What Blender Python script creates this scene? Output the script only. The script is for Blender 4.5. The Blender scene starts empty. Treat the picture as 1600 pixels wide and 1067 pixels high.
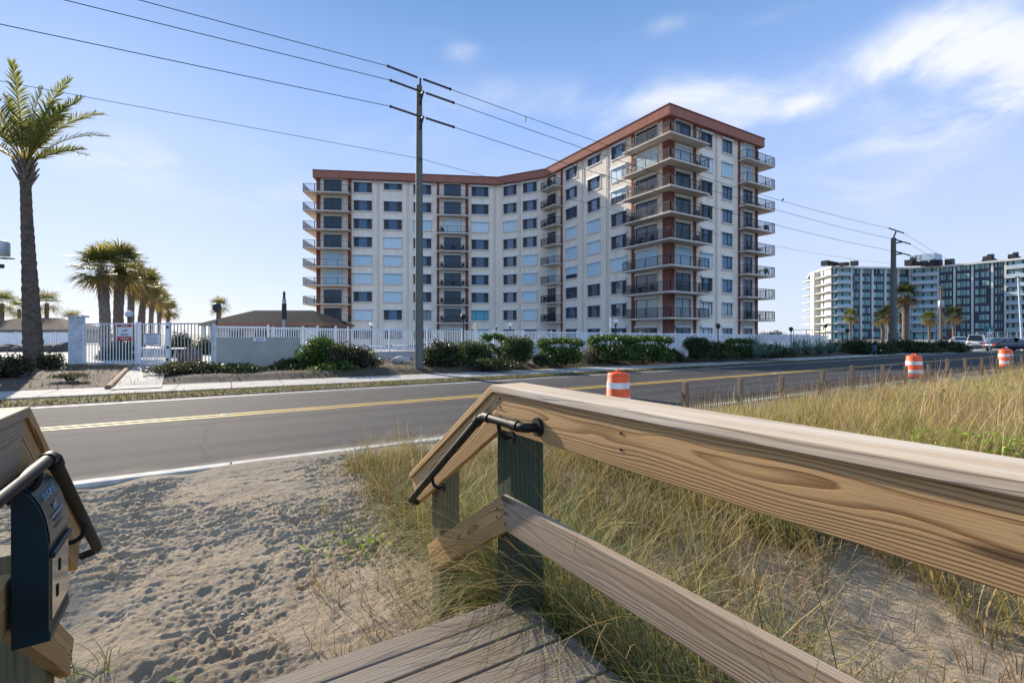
import bpy, math, random
import numpy as np
from mathutils import Vector, Matrix, Euler
random.seed(7)
RNG = np.random.default_rng(11)
SC = bpy.context.scene
COL = SC.collection
R = math.radians
F = 730.0; HY = 522.0; EYE = 1.85
FWD = (0.515, 0.857); RGT = (0.857, -0.515)          # camera axes on the ground: x runs along the road, y across it

def ray(px, py=HY):
    a = (px - 800.0) / F; b = (HY - py) / F
    return Vector((RGT[0]*a + FWD[0], RGT[1]*a + FWD[1], b))
def W(px, py=HY, D=None, z=None, t=None, s=None):
    r = ray(px, py)
    if D is not None: k = D
    elif z is not None: k = (z - EYE) / r.z
    elif t is not None: k = t / r.y
    else: k = s / r.x
    return Vector((r.x*k, r.y*k, EYE + r.z*k))
def gz(px, D, z=0.05):
    v = W(px, D=D); v.z = z; return v

# ------------------------------------------------------------------ tagging
def tag(o, label=None, cat=None, group=None, kind=None):
    if label: o['label'] = label
    if cat: o['category'] = cat
    if group: o['group'] = group
    if kind: o['kind'] = kind
    return o
def empty(name, loc=(0,0,0), rz=0.0):
    o = bpy.data.objects.new(name, None); COL.objects.link(o)
    o.location = loc; o.rotation_euler = (0,0,rz); o.empty_display_size = .1
    return o
def thing(name, label, cat, loc=(0,0,0), rz=0.0, group=None):
    return tag(empty(name, loc, rz), label, cat, group)
KIDS = {}
def link(name, me, parent=None, loc=None, rot=None):
    o = bpy.data.objects.new(name, me); COL.objects.link(o)
    if parent: o.parent = parent; KIDS.setdefault(parent.name, []).append(o)
    if loc is not None: o.location = loc
    if rot is not None: o.rotation_euler = rot
    return o
def copy_tree(o, parent=None):
    c = o.copy(); COL.objects.link(c)
    if parent: c.parent = parent; KIDS.setdefault(parent.name, []).append(c)
    for ch in KIDS.get(o.name, []): copy_tree(ch, c)
    return c

# ------------------------------------------------------------------ mesh builder
class MB:
    def __init__(self): self.v = []; self.f = []; self.m = []; self.mi = 0; self.sm = []
    def _add(self, vs, fs, smooth=False):
        n = len(self.v); self.v += [tuple(p) for p in vs]
        for f in fs: self.f.append(tuple(i+n for i in f)); self.m.append(self.mi); self.sm.append(smooth)
        return self
    def box(self, x0, x1, y0, y1, z0, z1, mtx=None):
        vs = [(x0,y0,z0),(x1,y0,z0),(x1,y1,z0),(x0,y1,z0),(x0,y0,z1),(x1,y0,z1),(x1,y1,z1),(x0,y1,z1)]
        if mtx is not None: vs = [mtx @ Vector(p) for p in vs]
        return self._add(vs, [(0,3,2,1),(4,5,6,7),(0,1,5,4),(1,2,6,5),(2,3,7,6),(3,0,4,7)])
    def quad(self, a, b, c, d): return self._add([a,b,c,d], [(0,1,2,3)])
    def poly(self, pts): return self._add(pts, [tuple(range(len(pts)))])
    def prism(self, pts, z0, z1):                       # plan outline, counter-clockwise
        n = len(pts)
        vs = [(p[0],p[1],z0) for p in pts] + [(p[0],p[1],z1) for p in pts]
        fs = [tuple(range(n-1,-1,-1)), tuple(range(n,2*n))] + [(i,(i+1)%n,(i+1)%n+n,i+n) for i in range(n)]
        return self._add(vs, fs)
    def extr(self, prof, y0, y1, mtx=None):             # profile (x,z) extruded along y
        n = len(prof)
        vs = [(p[0],y0,p[1]) for p in prof] + [(p[0],y1,p[1]) for p in prof]
        if mtx is not None: vs = [mtx @ Vector(p) for p in vs]
        fs = [tuple(range(n)), tuple(range(2*n-1,n-1,-1))] + [(i,i+n,(i+1)%n+n,(i+1)%n) for i in range(n)]
        return self._add(vs, fs)
    def tube(self, pts, r, n=8, cap=True):
        pts = [Vector(p) for p in pts]; k = len(pts)
        rs = r if isinstance(r, (list, tuple)) else [r]*k
        up = None; vs = []
        for i, p in enumerate(pts):
            d = (pts[min(i+1,k-1)] - pts[max(i-1,0)])
            d = d.normalized() if d.length > 1e-9 else Vector((0,0,1))
            if up is None: up = Vector((0,0,1)) if abs(d.z) < .9 else Vector((1,0,0))
            x = d.cross(up); x = x.normalized() if x.length > 1e-6 else Vector((1,0,0))
            y = d.cross(x).normalized(); up = -y if False else up
            for j in range(n):
                a = 2*math.pi*j/n
                vs.append(p + x*(math.cos(a)*rs[i]) + y*(math.sin(a)*rs[i]))
        fs = [(i*n+j, i*n+(j+1)%n, (i+1)*n+(j+1)%n, (i+1)*n+j) for i in range(k-1) for j in range(n)]
        self._add(vs, fs, True)
        if cap: self._add(vs[:n], [tuple(range(n-1,-1,-1))]); self._add(vs[-n:], [tuple(range(n))])
        return self
    def lathe(self, prof, n=24, c=(0,0,0), smooth=True):   # profile of (r, z)
        vs = []; k = len(prof)
        for r, z in prof:
            for j in range(n):
                a = 2*math.pi*j/n; vs.append((c[0]+r*math.cos(a), c[1]+r*math.sin(a), c[2]+z))
        fs = [(i*n+j, i*n+(j+1)%n, (i+1)*n+(j+1)%n, (i+1)*n+j) for i in range(k-1) for j in range(n)]
        self._add(vs, fs, smooth)
        if prof[0][0] > 1e-4: self._add(vs[:n], [tuple(range(n-1,-1,-1))])
        if prof[-1][0] > 1e-4: self._add(vs[-n:], [tuple(range(n))])
        return self
    def mesh(self, name, mats):
        me = bpy.data.meshes.new(name); me.from_pydata(self.v, [], self.f)
        for m in (mats if isinstance(mats, (list, tuple)) else [mats]): me.materials.append(m)
        me.polygons.foreach_set('material_index', self.m)
        me.polygons.foreach_set('use_smooth', self.sm)
        me.update(); return me
    def build(self, name, mats, parent=None, loc=None, rot=None, bevel=0):
        o = link(name, self.mesh(name, mats), parent, loc, rot)
        if bevel:
            b = o.modifiers.new('bevel', 'BEVEL'); b.width = bevel; b.segments = 2; b.limit_method = 'ANGLE'; b.angle_limit = R(40)
        return o

def np_mesh(name, V, Q, mat, col=None, smooth=False):
    V = np.asarray(V, np.float32).reshape(-1,3); Q = np.asarray(Q, np.int32)
    me = bpy.data.meshes.new(name); k = Q.shape[1]
    me.vertices.add(len(V)); me.vertices.foreach_set('co', V.ravel())
    me.loops.add(Q.size); me.loops.foreach_set('vertex_index', Q.ravel())
    me.polygons.add(len(Q)); me.polygons.foreach_set('loop_start', np.arange(0, Q.size, k, dtype=np.int32))
    try: me.polygons.foreach_set('loop_total', np.full(len(Q), k, np.int32))
    except Exception: pass
    me.polygons.foreach_set('use_smooth', np.full(len(Q), smooth, bool))
    if col is not None:
        at = me.color_attributes.new('col', 'FLOAT_COLOR', 'POINT')
        c = np.ones((len(V),4), np.float32); c[:,:3] = col
        at.data.foreach_set('color', c.ravel())
    me.materials.append(mat); me.update(calc_edges=True); me.validate()
    return me

# ------------------------------------------------------------------ materials
class NT:
    def __init__(self, name):
        self.m = bpy.data.materials.new(name); self.m.use_nodes = True
        self.t = self.m.node_tree; self.b = self.t.nodes['Principled BSDF']; self.out = self.t.nodes['Material Output']
        self._c = None
    def n(self, ty, **kw):
        x = self.t.nodes.new(ty)
        for k, v in kw.items():
            if k in x.inputs.keys() if hasattr(x.inputs,'keys') else False: x.inputs[k].default_value = v
            else: setattr(x, k, v)
        return x
    def l(self, a, b): self.t.links.new(a, b)
    def co(self, scale=(1,1,1), rand=0.0):
        c = self.n('ShaderNodeTexCoord'); mp = self.n('ShaderNodeMapping'); mp.inputs['Scale'].default_value = scale
        self.l(c.outputs['Object'], mp.inputs['Vector'])
        if rand:
            oi = self.n('ShaderNodeObjectInfo'); vm = self.n('ShaderNodeVectorMath', operation='SCALE')
            vm.inputs[0].default_value = (rand, rand*.37, rand*.61); self.l(oi.outputs['Random'], vm.inputs['Scale'])
            self.l(vm.outputs[0], mp.inputs['Location'])
        return mp.outputs[0]
    def noise(self, co, scale=5, detail=4, rough=.55, dist=0):
        x = self.n('ShaderNodeTexNoise'); x.inputs['Scale'].default_value = scale; x.inputs['Detail'].default_value = detail
        x.inputs['Roughness'].default_value = rough; x.inputs['Distortion'].default_value = dist
        self.l(co, x.inputs['Vector']); return x.outputs['Fac']
    def ramp(self, fac, stops):
        x = self.n('ShaderNodeValToRGB'); e = x.color_ramp.elements
        while len(e) < len(stops): e.new(.5)
        for i, (p, c) in enumerate(stops):
            e[i].position = p; e[i].color = (c, c, c, 1) if isinstance(c, (int, float)) else (*c, 1)
        self.l(fac, x.inputs[0]); return x.outputs[0]
    def mix(self, f, a, b, mode='MIX'):
        x = self.n('ShaderNodeMix', data_type='RGBA', blend_type=mode)
        for s, v in ((x.inputs[0], f), (x.inputs[6], a), (x.inputs[7], b)):
            if hasattr(v, 'links'): self.l(v, s)
            elif isinstance(v, (int, float)): s.default_value = v
            else: s.default_value = (*v, 1)
        return x.outputs[2]
    def math(self, op, a, b=0.0, c=None):
        x = self.n('ShaderNodeMath', operation=op)
        for i, v in enumerate((a, b) if c is None else (a, b, c)):
            if hasattr(v, 'links'): self.l(v, x.inputs[i])
            else: x.inputs[i].default_value = v
        return x.outputs[0]
    def bump(self, h, strength=.3, dist=.01):
        x = self.n('ShaderNodeBump'); x.inputs['Strength'].default_value = strength; x.inputs['Distance'].default_value = dist
        self.l(h, x.inputs['Height']); self.l(x.outputs[0], self.b.inputs['Normal'])
    def base(self, c):
        if hasattr(c, 'links'): self.l(c, self.b.inputs['Base Color'])
        else: self.b.inputs['Base Color'].default_value = (*c, 1)
    def set(self, rough=.6, metal=0, spec=.4):
        self.b.inputs['Roughness'].default_value = rough; self.b.inputs['Metallic'].default_value = metal
        self.b.inputs['Specular IOR Level'].default_value = spec; return self

def simple(name, c, rough=.6, var=.18, scale=6, metal=0, spec=.4, bump=0, bscale=None, bdist=.01, rand=0):
    k = NT(name); k.set(rough, metal, spec)
    co = k.co(rand=rand); n = k.noise(co, scale, 5)
    lo = tuple(x*(1-var) for x in c); hi = tuple(min(1, x*(1+var)) for x in c)
    k.base(k.ramp(n, [(.3, lo), (.7, hi)]))
    if bump: k.bump(k.noise(co, bscale or scale*6, 4), bump, bdist)
    return k.m

def wood(name, light, dark, rough=.75, grey=None, ringscale=20, knots=True, yo=.05, zo=.07, contrast=1.0, dist=.55):
    k = NT(name); k.set(rough, 0, .25)
    co = k.co((.22, 1, 1), rand=7.0)
    off = k.n('ShaderNodeVectorMath', operation='ADD'); c0 = k.n('ShaderNodeTexCoord'); mp = k.n('ShaderNodeMapping')
    mp.inputs['Scale'].default_value = (.13, 1, 1); mp.inputs['Location'].default_value = (0, yo, zo)
    k.l(c0.outputs['Object'], mp.inputs['Vector'])
    # slow wander of the growth rings along the board
    wn = k.n('ShaderNodeTexNoise'); wn.inputs['Scale'].default_value = 5.0; wn.inputs['Detail'].default_value = 2.0
    k.l(co, wn.inputs['Vector'])
    sub = k.n('ShaderNodeVectorMath', operation='SUBTRACT'); sub.inputs[1].default_value = (.5, .5, .5); k.l(wn.outputs['Color'], sub.inputs[0])
    scl = k.n('ShaderNodeVectorMath', operation='SCALE'); scl.inputs['Scale'].default_value = .085*dist; k.l(sub.outputs[0], scl.inputs[0])
    k.l(mp.outputs[0], off.inputs[0]); k.l(scl.outputs[0], off.inputs[1])
    wv = k.n('ShaderNodeTexWave', wave_type='RINGS', rings_direction='X', wave_profile='SAW')
    wv.inputs['Scale'].default_value = ringscale; wv.inputs['Distortion'].default_value = .6; wv.inputs['Detail'].default_value = 2; wv.inputs['Detail Scale'].default_value = 1.5
    k.l(off.outputs[0], wv.inputs['Vector'])
    fib = k.noise(k.co((3, 160, 160), 5), 1.0, 3)
    blot = k.noise(k.co((.8, 5, 5), 3), 1.4, 3)
    ring = k.ramp(wv.outputs['Fac'], [(0.0, .05), (.5, .16*contrast), (.80, .85*contrast), (.93, 1.0*contrast), (1.0, .05)])
    c = k.mix(ring, light, dark)
    c = k.mix(k.math('MULTIPLY', fib, .35), c, tuple(x*.55 for x in dark))
    c = k.mix(k.ramp(blot, [(.35, 0.0), (.75, .55)]), c, tuple(x*.74 for x in light))
    if grey: c = k.mix(k.ramp(k.noise(k.co((.5, 7, 7), 9), 2.2, 5), [(.35, 0.0), (.65, .75)]), c, grey)
    ck = k.ramp(k.noise(k.co((1.1, 75, 75), 13), 1.0, 3, .6), [(.66, 0.0), (.70, .75)])
    c = k.mix(ck, c, tuple(x*.3 for x in dark))
    if knots:
        vo = k.n('ShaderNodeTexVoronoi'); vo.inputs['Scale'].default_value = 1.0
        k.l(k.co((1.3, 7, 7), 11), vo.inputs['Vector'])
        kn = k.ramp(vo.outputs['Distance'], [(.06, 1.0), (.13, 0.0)])
        c = k.mix(k.math('MULTIPLY', kn, .8), c, (.07, .035, .018))
    k.base(c)
    h = k.math('ADD', k.math('MULTIPLY', ring, -.7), k.math('MULTIPLY', fib, .8))
    k.bump(h, .5, .0035)
    return k.m

def leafy(name, rough=.55, trans=.35, gain=1.0):
    k = NT(name); k.set(rough, 0, .3)
    at = k.n('ShaderNodeAttribute', attribute_name='col')
    c = at.outputs['Color']
    if gain != 1.0: c = k.mix(1.0, c, (gain, gain, gain), 'MULTIPLY')
    k.base(c)
    tr = k.n('ShaderNodeBsdfTranslucent'); k.l(k.mix(1.0, c, (1.25, 1.25, .7), 'MULTIPLY'), tr.inputs['Color'])
    mx = k.n('ShaderNodeMixShader'); mx.inputs[0].default_value = trans
    k.l(k.b.outputs[0], mx.inputs[1]); k.l(tr.outputs[0], mx.inputs[2]); k.l(mx.outputs[0], k.out.inputs['Surface'])
    return k.m

def asphalt():
    k = NT('asphalt'); k.set(.92, 0, .18)
    co = k.co(); fine = k.noise(co, 140, 3, .7); med = k.noise(co, 9, 5); big = k.noise(k.co((.06, .9, 1)), 1.0, 5, .6)
    c = k.mix(fine, (.022, .0225, .025), (.090, .090, .090))
    trk = k.noise(k.co((.012, 1.5, 1)), 1.0, 2, .4)
    c = k.mix(k.ramp(trk, [(.42, 0.0), (.6, .75)]), c, (.034, .032, .034))
    c = k.mix(k.ramp(big, [(.4, 0.0), (.72, .45)]), c, (.095, .094, .092))
    c = k.mix(k.ramp(med, [(.5, 0.0), (.8, .25)]), c, (.05, .05, .052))
    # cracks, tar-filled
    vo = k.n('ShaderNodeTexVoronoi', feature='DISTANCE_TO_EDGE'); vo.inputs['Scale'].default_value = .24
    wob = k.n('ShaderNodeTexNoise'); wob.inputs['Scale'].default_value = 1.2; wob.inputs['Detail'].default_value = 5
    k.l(co, wob.inputs['Vector']); ad = k.n('ShaderNodeVectorMath', operation='ADD'); k.l(co, ad.inputs[0]); k.l(wob.outputs['Color'], ad.inputs[1])
    k.l(ad.outputs[0], vo.inputs['Vector'])
    c = k.mix(k.ramp(vo.outputs['Distance'], [(.003, .6), (.008, 0.0)]), c, (.022, .022, .024))
    # sand blown over the edge of the carriageway
    sp = k.n('ShaderNodeSeparateXYZ'); k.l(co, sp.inputs[0])
    edge = k.math('SUBTRACT', k.math('ADD', 7.75, k.math('MULTIPLY', k.noise(k.co((.5, 1, 1)), 2.2, 6, .7), 1.0)), sp.outputs[1])
    c = k.mix(k.math('MULTIPLY', k.ramp(edge, [(.0, 0.0), (.35, .6)]), k.math('ADD', fine, .1)), c, (.36, .30, .22))
    k.base(c); k.bump(fine, .5, .006)
    return k.m

def paint(name, c, wear=.45):
    k = NT(name); k.set(.7, 0, .3)
    co = k.co(); n = k.noise(co, 22, 6, .7); n2 = k.noise(co, 2.0, 4)
    f = k.ramp(k.math('ADD', k.math('MULTIPLY', n, .7), k.math('MULTIPLY', n2, .4)), [(wear, 1.0), (wear+.22, 0.0)])
    k.base(k.mix(f, c, (.1, .1, .1))); return k.m

def stucco(name, c):
    k = NT(name); k.set(.85, 0, .2)
    co = k.co(); n = k.noise(k.co((1, 1, .25)), 1.3, 5)
    st = k.noise(k.co((1.6, 1.6, .07)), 1.0, 5, .65)
    cc = k.ramp(n, [(.3, tuple(x*.92 for x in c)), (.7, tuple(min(1, x*1.04) for x in c))])
    k.base(k.mix(k.ramp(st, [(.50, 0.0), (.74, .4)]), cc, tuple(x*.6 for x in c)))
    k.bump(k.noise(co, 30, 3), .25, .01); return k.m

def sandmat():
    k = NT('sand'); k.set(.95, 0, .15)
    co = k.co(); f = k.noise(co, 170, 3, .7); m = k.noise(co, 7, 6, .65); b = k.noise(co, .9, 4)
    c = k.ramp(m, [(.3, (.29, .23, .155)), (.55, (.41, .33, .232)), (.8, (.49, .405, .295))])
    c = k.mix(k.math('MULTIPLY', f, .5), c, (.3, .245, .18))
    c = k.mix(k.ramp(b, [(.45, 0.0), (.75, .35)]), c, (.33, .29, .235))
    k.base(c)
    k.bump(k.math('ADD', k.math('MULTIPLY', f, .3), k.noise(co, 42, 6, .68)), .95, .022)
    return k.m

def glassmat(name, c, rough=.06, spec=.9):
    k = NT(name); k.set(rough, 0, spec)
    oi = k.n('ShaderNodeObjectInfo')
    x = k.n('ShaderNodeMix', data_type='RGBA'); k.l(oi.outputs['Random'], x.inputs[0])
    x.inputs[6].default_value = (*tuple(v*.5 for v in c), 1); x.inputs[7].default_value = (*tuple(v*1.5 for v in c), 1)
    k.l(x.outputs[2], k.b.inputs['Base Color'])
    k.b.inputs['Coat Weight'].default_value = .6; k.b.inputs['Coat Roughness'].default_value = .03
    k.bump(k.noise(k.co((1,1,1), 9), .8, 2), .06, .05)
    return k.m

M = {}
M['wood_warm'] = wood('pine_warm', (.66, .42, .195), (.24, .115, .042), ringscale=54)
M['wood_fresh'] = wood('pine_fresh', (.72, .48, .235), (.31, .16, .06), ringscale=44)
M['wood_grey'] = wood('pine_weathered', (.48, .36, .245), (.19, .125, .075), grey=(.38, .31, .245), ringscale=44)
M['wood_pale'] = wood('pine_bleached_sunlit', (.74, .58, .40), (.28, .155, .075), grey=(.70, .62, .50), ringscale=40)  # bleached wood, its colour also paled for sun glancing along the cap
M['wood_deck'] = wood('deck_grey', (.255, .20, .15), (.095, .07, .05), grey=(.21, .19, .165), ringscale=26)
M['wood_post'] = wood('treated_post', (.085, .10, .055), (.035, .042, .026), grey=(.05, .07, .048), ringscale=12)
M['wood_post_tan'] = wood('treated_post_tan', (.27, .225, .12), (.13, .10, .055), grey=(.12, .12, .075), ringscale=12)
M['fence_wood'] = wood('fence_wood', (.24, .17, .11), (.11, .07, .045), grey=(.20, .165, .13), ringscale=12)
M['pole_wood'] = wood('pole_wood', (.185, .18, .155), (.09, .088, .076), grey=(.15, .165, .155), ringscale=8, knots=False)
M['pipe'] = simple('black_pipe', (.008, .009, .010), .55, .3, 20, spec=.25)
M['screw'] = simple('screw_steel', (.06, .05, .045), .5, .2, 50, metal=.6)
M['navy'] = simple('navy_plastic', (.003, .016, .024), .42, .3, 9, spec=.4, bump=.12, bscale=60)
M['navy_front'] = simple('teal_plastic', (.008, .03, .042), .3, .2, 10, spec=.8)
M['clearfront'] = simple('polished_steel', (.55, .53, .48), .12, .06, 8, metal=1.0)
M['decal'] = simple('pale_blue_decal', (.22, .38, .5), .5, .1, 30)
M['decal_dim'] = simple('dim_blue_decal', (.06, .11, .14), .5, .1, 30)
M['asphalt'] = asphalt()
M['yellow'] = paint('yellow_paint', (.66, .42, .06), .34)
M['white_line'] = paint('white_paint', (.66, .66, .64), .38)
M['kerb'] = simple('kerb_concrete', (.45, .44, .41), .85, .3, 5, bump=.3, bscale=60)
M['concrete'] = simple('pavement_concrete', (.34, .325, .30), .9, .22, 2.2, bump=.25, bscale=60)
M['sand'] = sandmat()
M['mulch'] = simple('mulch', (.075, .057, .042), .95, .5, 9, bump=.8, bscale=26, bdist=.05)
M['turf'] = simple('dry_turf', (.11, .095, .045), .95, .45, 3, bump=.8, bscale=40, bdist=.04)
M['lawn'] = simple('straw_lawn', (.42, .33, .09), .95, .25, 2, bump=.6, bscale=30, bdist=.04)
M['ground'] = simple('scrub_ground', (.24, .21, .15), .95, .3, .05, bump=.4, bscale=4, bdist=.05)
M['grass'] = leafy('dune_grass', .6, .28)
M['leaf'] = leafy('shrub_leaves', .5, .3)
M['palm'] = leafy('palm_leaves', .5, .55, 1.15)
M['bark'] = simple('palm_bark', (.12, .09, .068), .95, .4, 5, bump=.9, bscale=14, bdist=.06)
M['bark_grey'] = simple('sabal_bark', (.19, .15, .115), .95, .35, 5, bump=.8, bscale=16, bdist=.06)
M['stem'] = simple('shrub_stem', (.13, .10, .075), .9, .3, 12)
M['cream'] = stucco('cream_stucco', (.87, .76, .63))
M['terra'] = stucco('terracotta_paint', (.36, .155, .115))
M['redcol'] = stucco('red_column_paint', (.23, .09, .068))
M['slab'] = stucco('balcony_slab', (.62, .54, .46))
M['roofgrey'] = simple('flat_roof', (.35, .34, .33), .9, .2, .5)
M['glass'] = glassmat('window_glass', (.04, .095, .17))
M['glass_door'] = glassmat('door_glass', (.03, .042, .058), .12, .6)
M['screen'] = simple('insect_screen', (.06, .068, .08), .7, .1, 5, spec=.2)
M['glass_cyan'] = glassmat('curtained_glass', (.06, .42, .5), .2, .6)
M['glass_pale'] = glassmat('curtain_pale', (.38, .44, .46), .25, .6)
M['frame'] = simple('window_frame', (.055, .055, .06), .5, .2, 9)
M['frame_w'] = simple('pale_frame', (.5, .5, .5), .5, .1, 9)
M['casing'] = simple('stucco_surround', (.66, .6, .54), .7, .1, 4)
def shutter_mat():
    k = NT('roll_shutter'); k.set(.55, 0, .3)
    wv = k.n('ShaderNodeTexWave', wave_type='BANDS', bands_direction='Z'); wv.inputs['Scale'].default_value = 3.2
    k.l(k.co(), wv.inputs['Vector']); oi = k.n('ShaderNodeObjectInfo')
    k.base(k.mix(oi.outputs['Random'], (.46, .66, .76), (.62, .76, .82))); k.bump(wv.outputs['Fac'], .35, .02); return k.m
M['shutter'] = shutter_mat()
M['shutbox'] = simple('shutter_box', (.72, .74, .74), .5, .08, 4)
M['rail'] = simple('dark_railing', (.035, .036, .042), .5, .2, 9)
M['vinyl'] = simple('white_vinyl', (.78, .79, .80), .45, .06, 3)
M['vinyl_blue'] = simple('weathered_white', (.52, .58, .63), .6, .2, 3)
M['greywall'] = simple('grey_block_wall', (.40, .39, .345), .85, .1, 1.4, bump=.2, bscale=20)
M['blockwall'] = simple('pale_block_wall', (.42, .40, .39), .85, .12, 1.4, bump=.2, bscale=20)
M['orange'] = simple('drum_orange', (.80, .10, .014), .5, .28, 5, spec=.45)
M['reflect'] = simple('drum_white_sheeting', (.70, .71, .72), .4, .22, 6, spec=.5)
M['rubber'] = simple('black_rubber', (.02, .02, .02), .8, .2, 20)
M['metal'] = simple('galvanised_metal', (.36, .38, .39), .45, .15, 8, metal=.7)
M['dark_metal'] = simple('dark_metal', (.03, .03, .034), .5, .2, 9)
M['globe'] = simple('white_globe', (.85, .85, .84), .35, .04, 5)
M['insul'] = simple('grey_insulator', (.03, .033, .038), .85, .2, 20, spec=.08)
M['wire'] = simple('black_wire', (.02, .021, .024), .6, .1, 3)
M['rock_pale'] = simple('pale_rock', (.48, .44, .40), .9, .25, 2.5, bump=.7, bscale=8, bdist=.05)
M['rock_dark'] = simple('dark_rock', (.10, .085, .075), .9, .35, 3, bump=.8, bscale=9, bdist=.06)
M['rock_brown'] = simple('brown_rock', (.26, .16, .11), .9, .3, 3, bump=.7, bscale=9, bdist=.05)
M['shingle'] = simple('dark_shingles', (.03, .03, .034), .95, .25, 7, bump=.15, bscale=22, spec=.03)
M['shingle_brown'] = simple('brown_shingles', (.13, .095, .075), .9, .2, 7, bump=.15, bscale=22, spec=.03)
M['fascia_rust'] = simple('rust_fascia', (.38, .17, .11), .8, .12, 3)
M['cream2'] = stucco('poolhouse_wall', (.62, .50, .40))
M['canvas'] = simple('beige_canvas', (.56, .48, .35), .9, .15, 8, bump=.3)
M['sign_w'] = simple('sign_white', (.80, .82, .84), .4, .05, 9)
M['sign_r'] = simple('sign_red', (.50, .04, .045), .45, .1, 9)
M['sign_d'] = simple('sign_ink', (.03, .04, .07), .5, .1, 9)
M['sign_g'] = simple('sign_green', (.02, .25, .22), .4, .1, 9)
M['car_dark'] = simple('car_slate_paint', (.035, .042, .055), .22, .1, 2, metal=.3, spec=.7)
M['shell'] = simple('shell_bits', (.75, .70, .62), .5, .2, 30)
M['car_white'] = simple('car_white_paint', (.75, .76, .77), .25, .05, 2, spec=.6)
M['car_glass'] = simple('car_glass', (.02, .025, .03), .08, .1, 3, spec=.9)
M['rim'] = simple('alloy_rim', (.5, .5, .52), .3, .1, 9, metal=.9)
M['lamp_red'] = simple('tail_lamp', (.4, .02, .02), .2, .1, 9)
M['lamp_clear'] = simple('head_lamp', (.7, .7, .72), .15, .05, 9)
M['hotel_white'] = stucco('hotel_white', (.70, .69, .66))
M['hotel_dark'] = simple('hotel_spandrel', (.05, .066, .09), .5, .2, 1, spec=.3)
M['hotel_glass'] = simple('hotel_glass', (.25, .45, .46), .3, .25, .35, spec=.5)
M['hotel_rail'] = simple('hotel_balcony_panel', (.36, .47, .56), .4, .12, 2)
M['skin'] = simple('skin', (.45, .28, .20), .6, .08, 20)
M['denim'] = simple('blue_denim', (.055, .115, .23), .85, .2, 20)
M['jacket'] = simple('navy_jacket', (.015, .018, .05), .85, .2, 20)
M['hair'] = simple('dark_hair', (.03, .022, .018), .7, .2, 40)
M['fur_black'] = simple('black_fur', (.012, .012, .013), .8, .2, 40)
M['fur_white'] = simple('white_fur', (.6, .58, .55), .8, .15, 40)
M['red_cloth'] = simple('dark_red_cloth', (.16, .025, .03), .85, .2, 20)
# ================================================================== camera, sun, sky
cam = bpy.data.cameras.new('camera'); camo = bpy.data.objects.new('camera', cam); COL.objects.link(camo)
camo.location = (0, 0, EYE)
camo.rotation_euler = (R(90), 0, -math.atan2(FWD[0], FWD[1]))
cam.sensor_width = 36.0; cam.lens = 36.0*F/1600.0; cam.shift_y = -(533.5-HY)/1600.0
cam.clip_start = .05; cam.clip_end = 9000
SC.camera = camo
SUN_AZ = Vector((-0.199, 0.980)).normalized(); SUN_EL = R(22.8)
sdir = Vector((SUN_AZ.x*math.cos(SUN_EL), SUN_AZ.y*math.cos(SUN_EL), math.sin(SUN_EL)))
sl = bpy.data.lights.new('sun', 'SUN'); sl.energy = 5.0; sl.angle = R(.5); sl.color = (1.0, .88, .72)
so = bpy.data.objects.new('sun', sl); COL.objects.link(so); so.rotation_euler = sdir.to_track_quat('Z', 'Y').to_euler(); so.location = (-20, 60, 60)

wd = bpy.data.worlds.new('World'); SC.world = wd; wd.use_nodes = True
wt = wd.node_tree; bg = wt.nodes['Background']; bg.inputs['Strength'].default_value = .12
SKYG = .655/.12
def wn(ty, **kw):
    x = wt.nodes.new(ty)
    for k, v in kw.items(): setattr(x, k, v)
    return x
def wl(a, b): wt.links.new(a, b)
def wm(op, a, b=0.0):
    x = wn('ShaderNodeMath', operation=op)
    for i, v in enumerate((a, b)):
        if hasattr(v, 'links'): wl(v, x.inputs[i])
        else: x.inputs[i].default_value = v
    return x.outputs[0]
sky = wn('ShaderNodeTexSky', sky_type='NISHITA'); sky.sun_disc = False; sky.sun_elevation = SUN_EL
sky.sun_rotation = math.atan2(SUN_AZ.x, SUN_AZ.y); sky.air_density = 1.0; sky.dust_density = .3; sky.ozone_density = 2.5
tc = wn('ShaderNodeTexCoord'); sep = wn('ShaderNodeSeparateXYZ'); wl(tc.outputs['Generated'], sep.inputs[0])
X, Y, Z = sep.outputs
gr = wn('ShaderNodeValToRGB'); e = gr.color_ramp.elements
stops = [(0.0, (.68, .745, .89)), (.10, (.60, .70, .90)), (.24, (.49, .62, .92)), (.42, (.31, .485, .88)), (.62, (.13, .29, .60)), (1.0, (.07, .16, .36))]
while len(e) < len(stops): e.new(.5)
for i, (p, c) in enumerate(stops): e[i].position = p; e[i].color = (*c, 1)
wl(Z, gr.inputs[0])
gs = wn('ShaderNodeVectorMath', operation='SCALE'); gs.inputs['Scale'].default_value = SKYG; wl(gr.outputs[0], gs.inputs[0])
mx = wn('ShaderNodeMix', data_type='RGBA'); mx.inputs[0].default_value = .92
wl(sky.outputs[0], mx.inputs[6]); wl(gs.outputs[0], mx.inputs[7])
bk = wn('ShaderNodeMix', data_type='RGBA'); wl(wm('MINIMUM', wm('MAXIMUM', wm('MULTIPLY', Y, -1.6), 0.0), .85), bk.inputs[0]); wl(mx.outputs[2], bk.inputs[6]); bk.inputs[7].default_value = (.20*SKYG, .40*SKYG, .74*SKYG, 1)
base_sky = bk.outputs[2]
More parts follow.
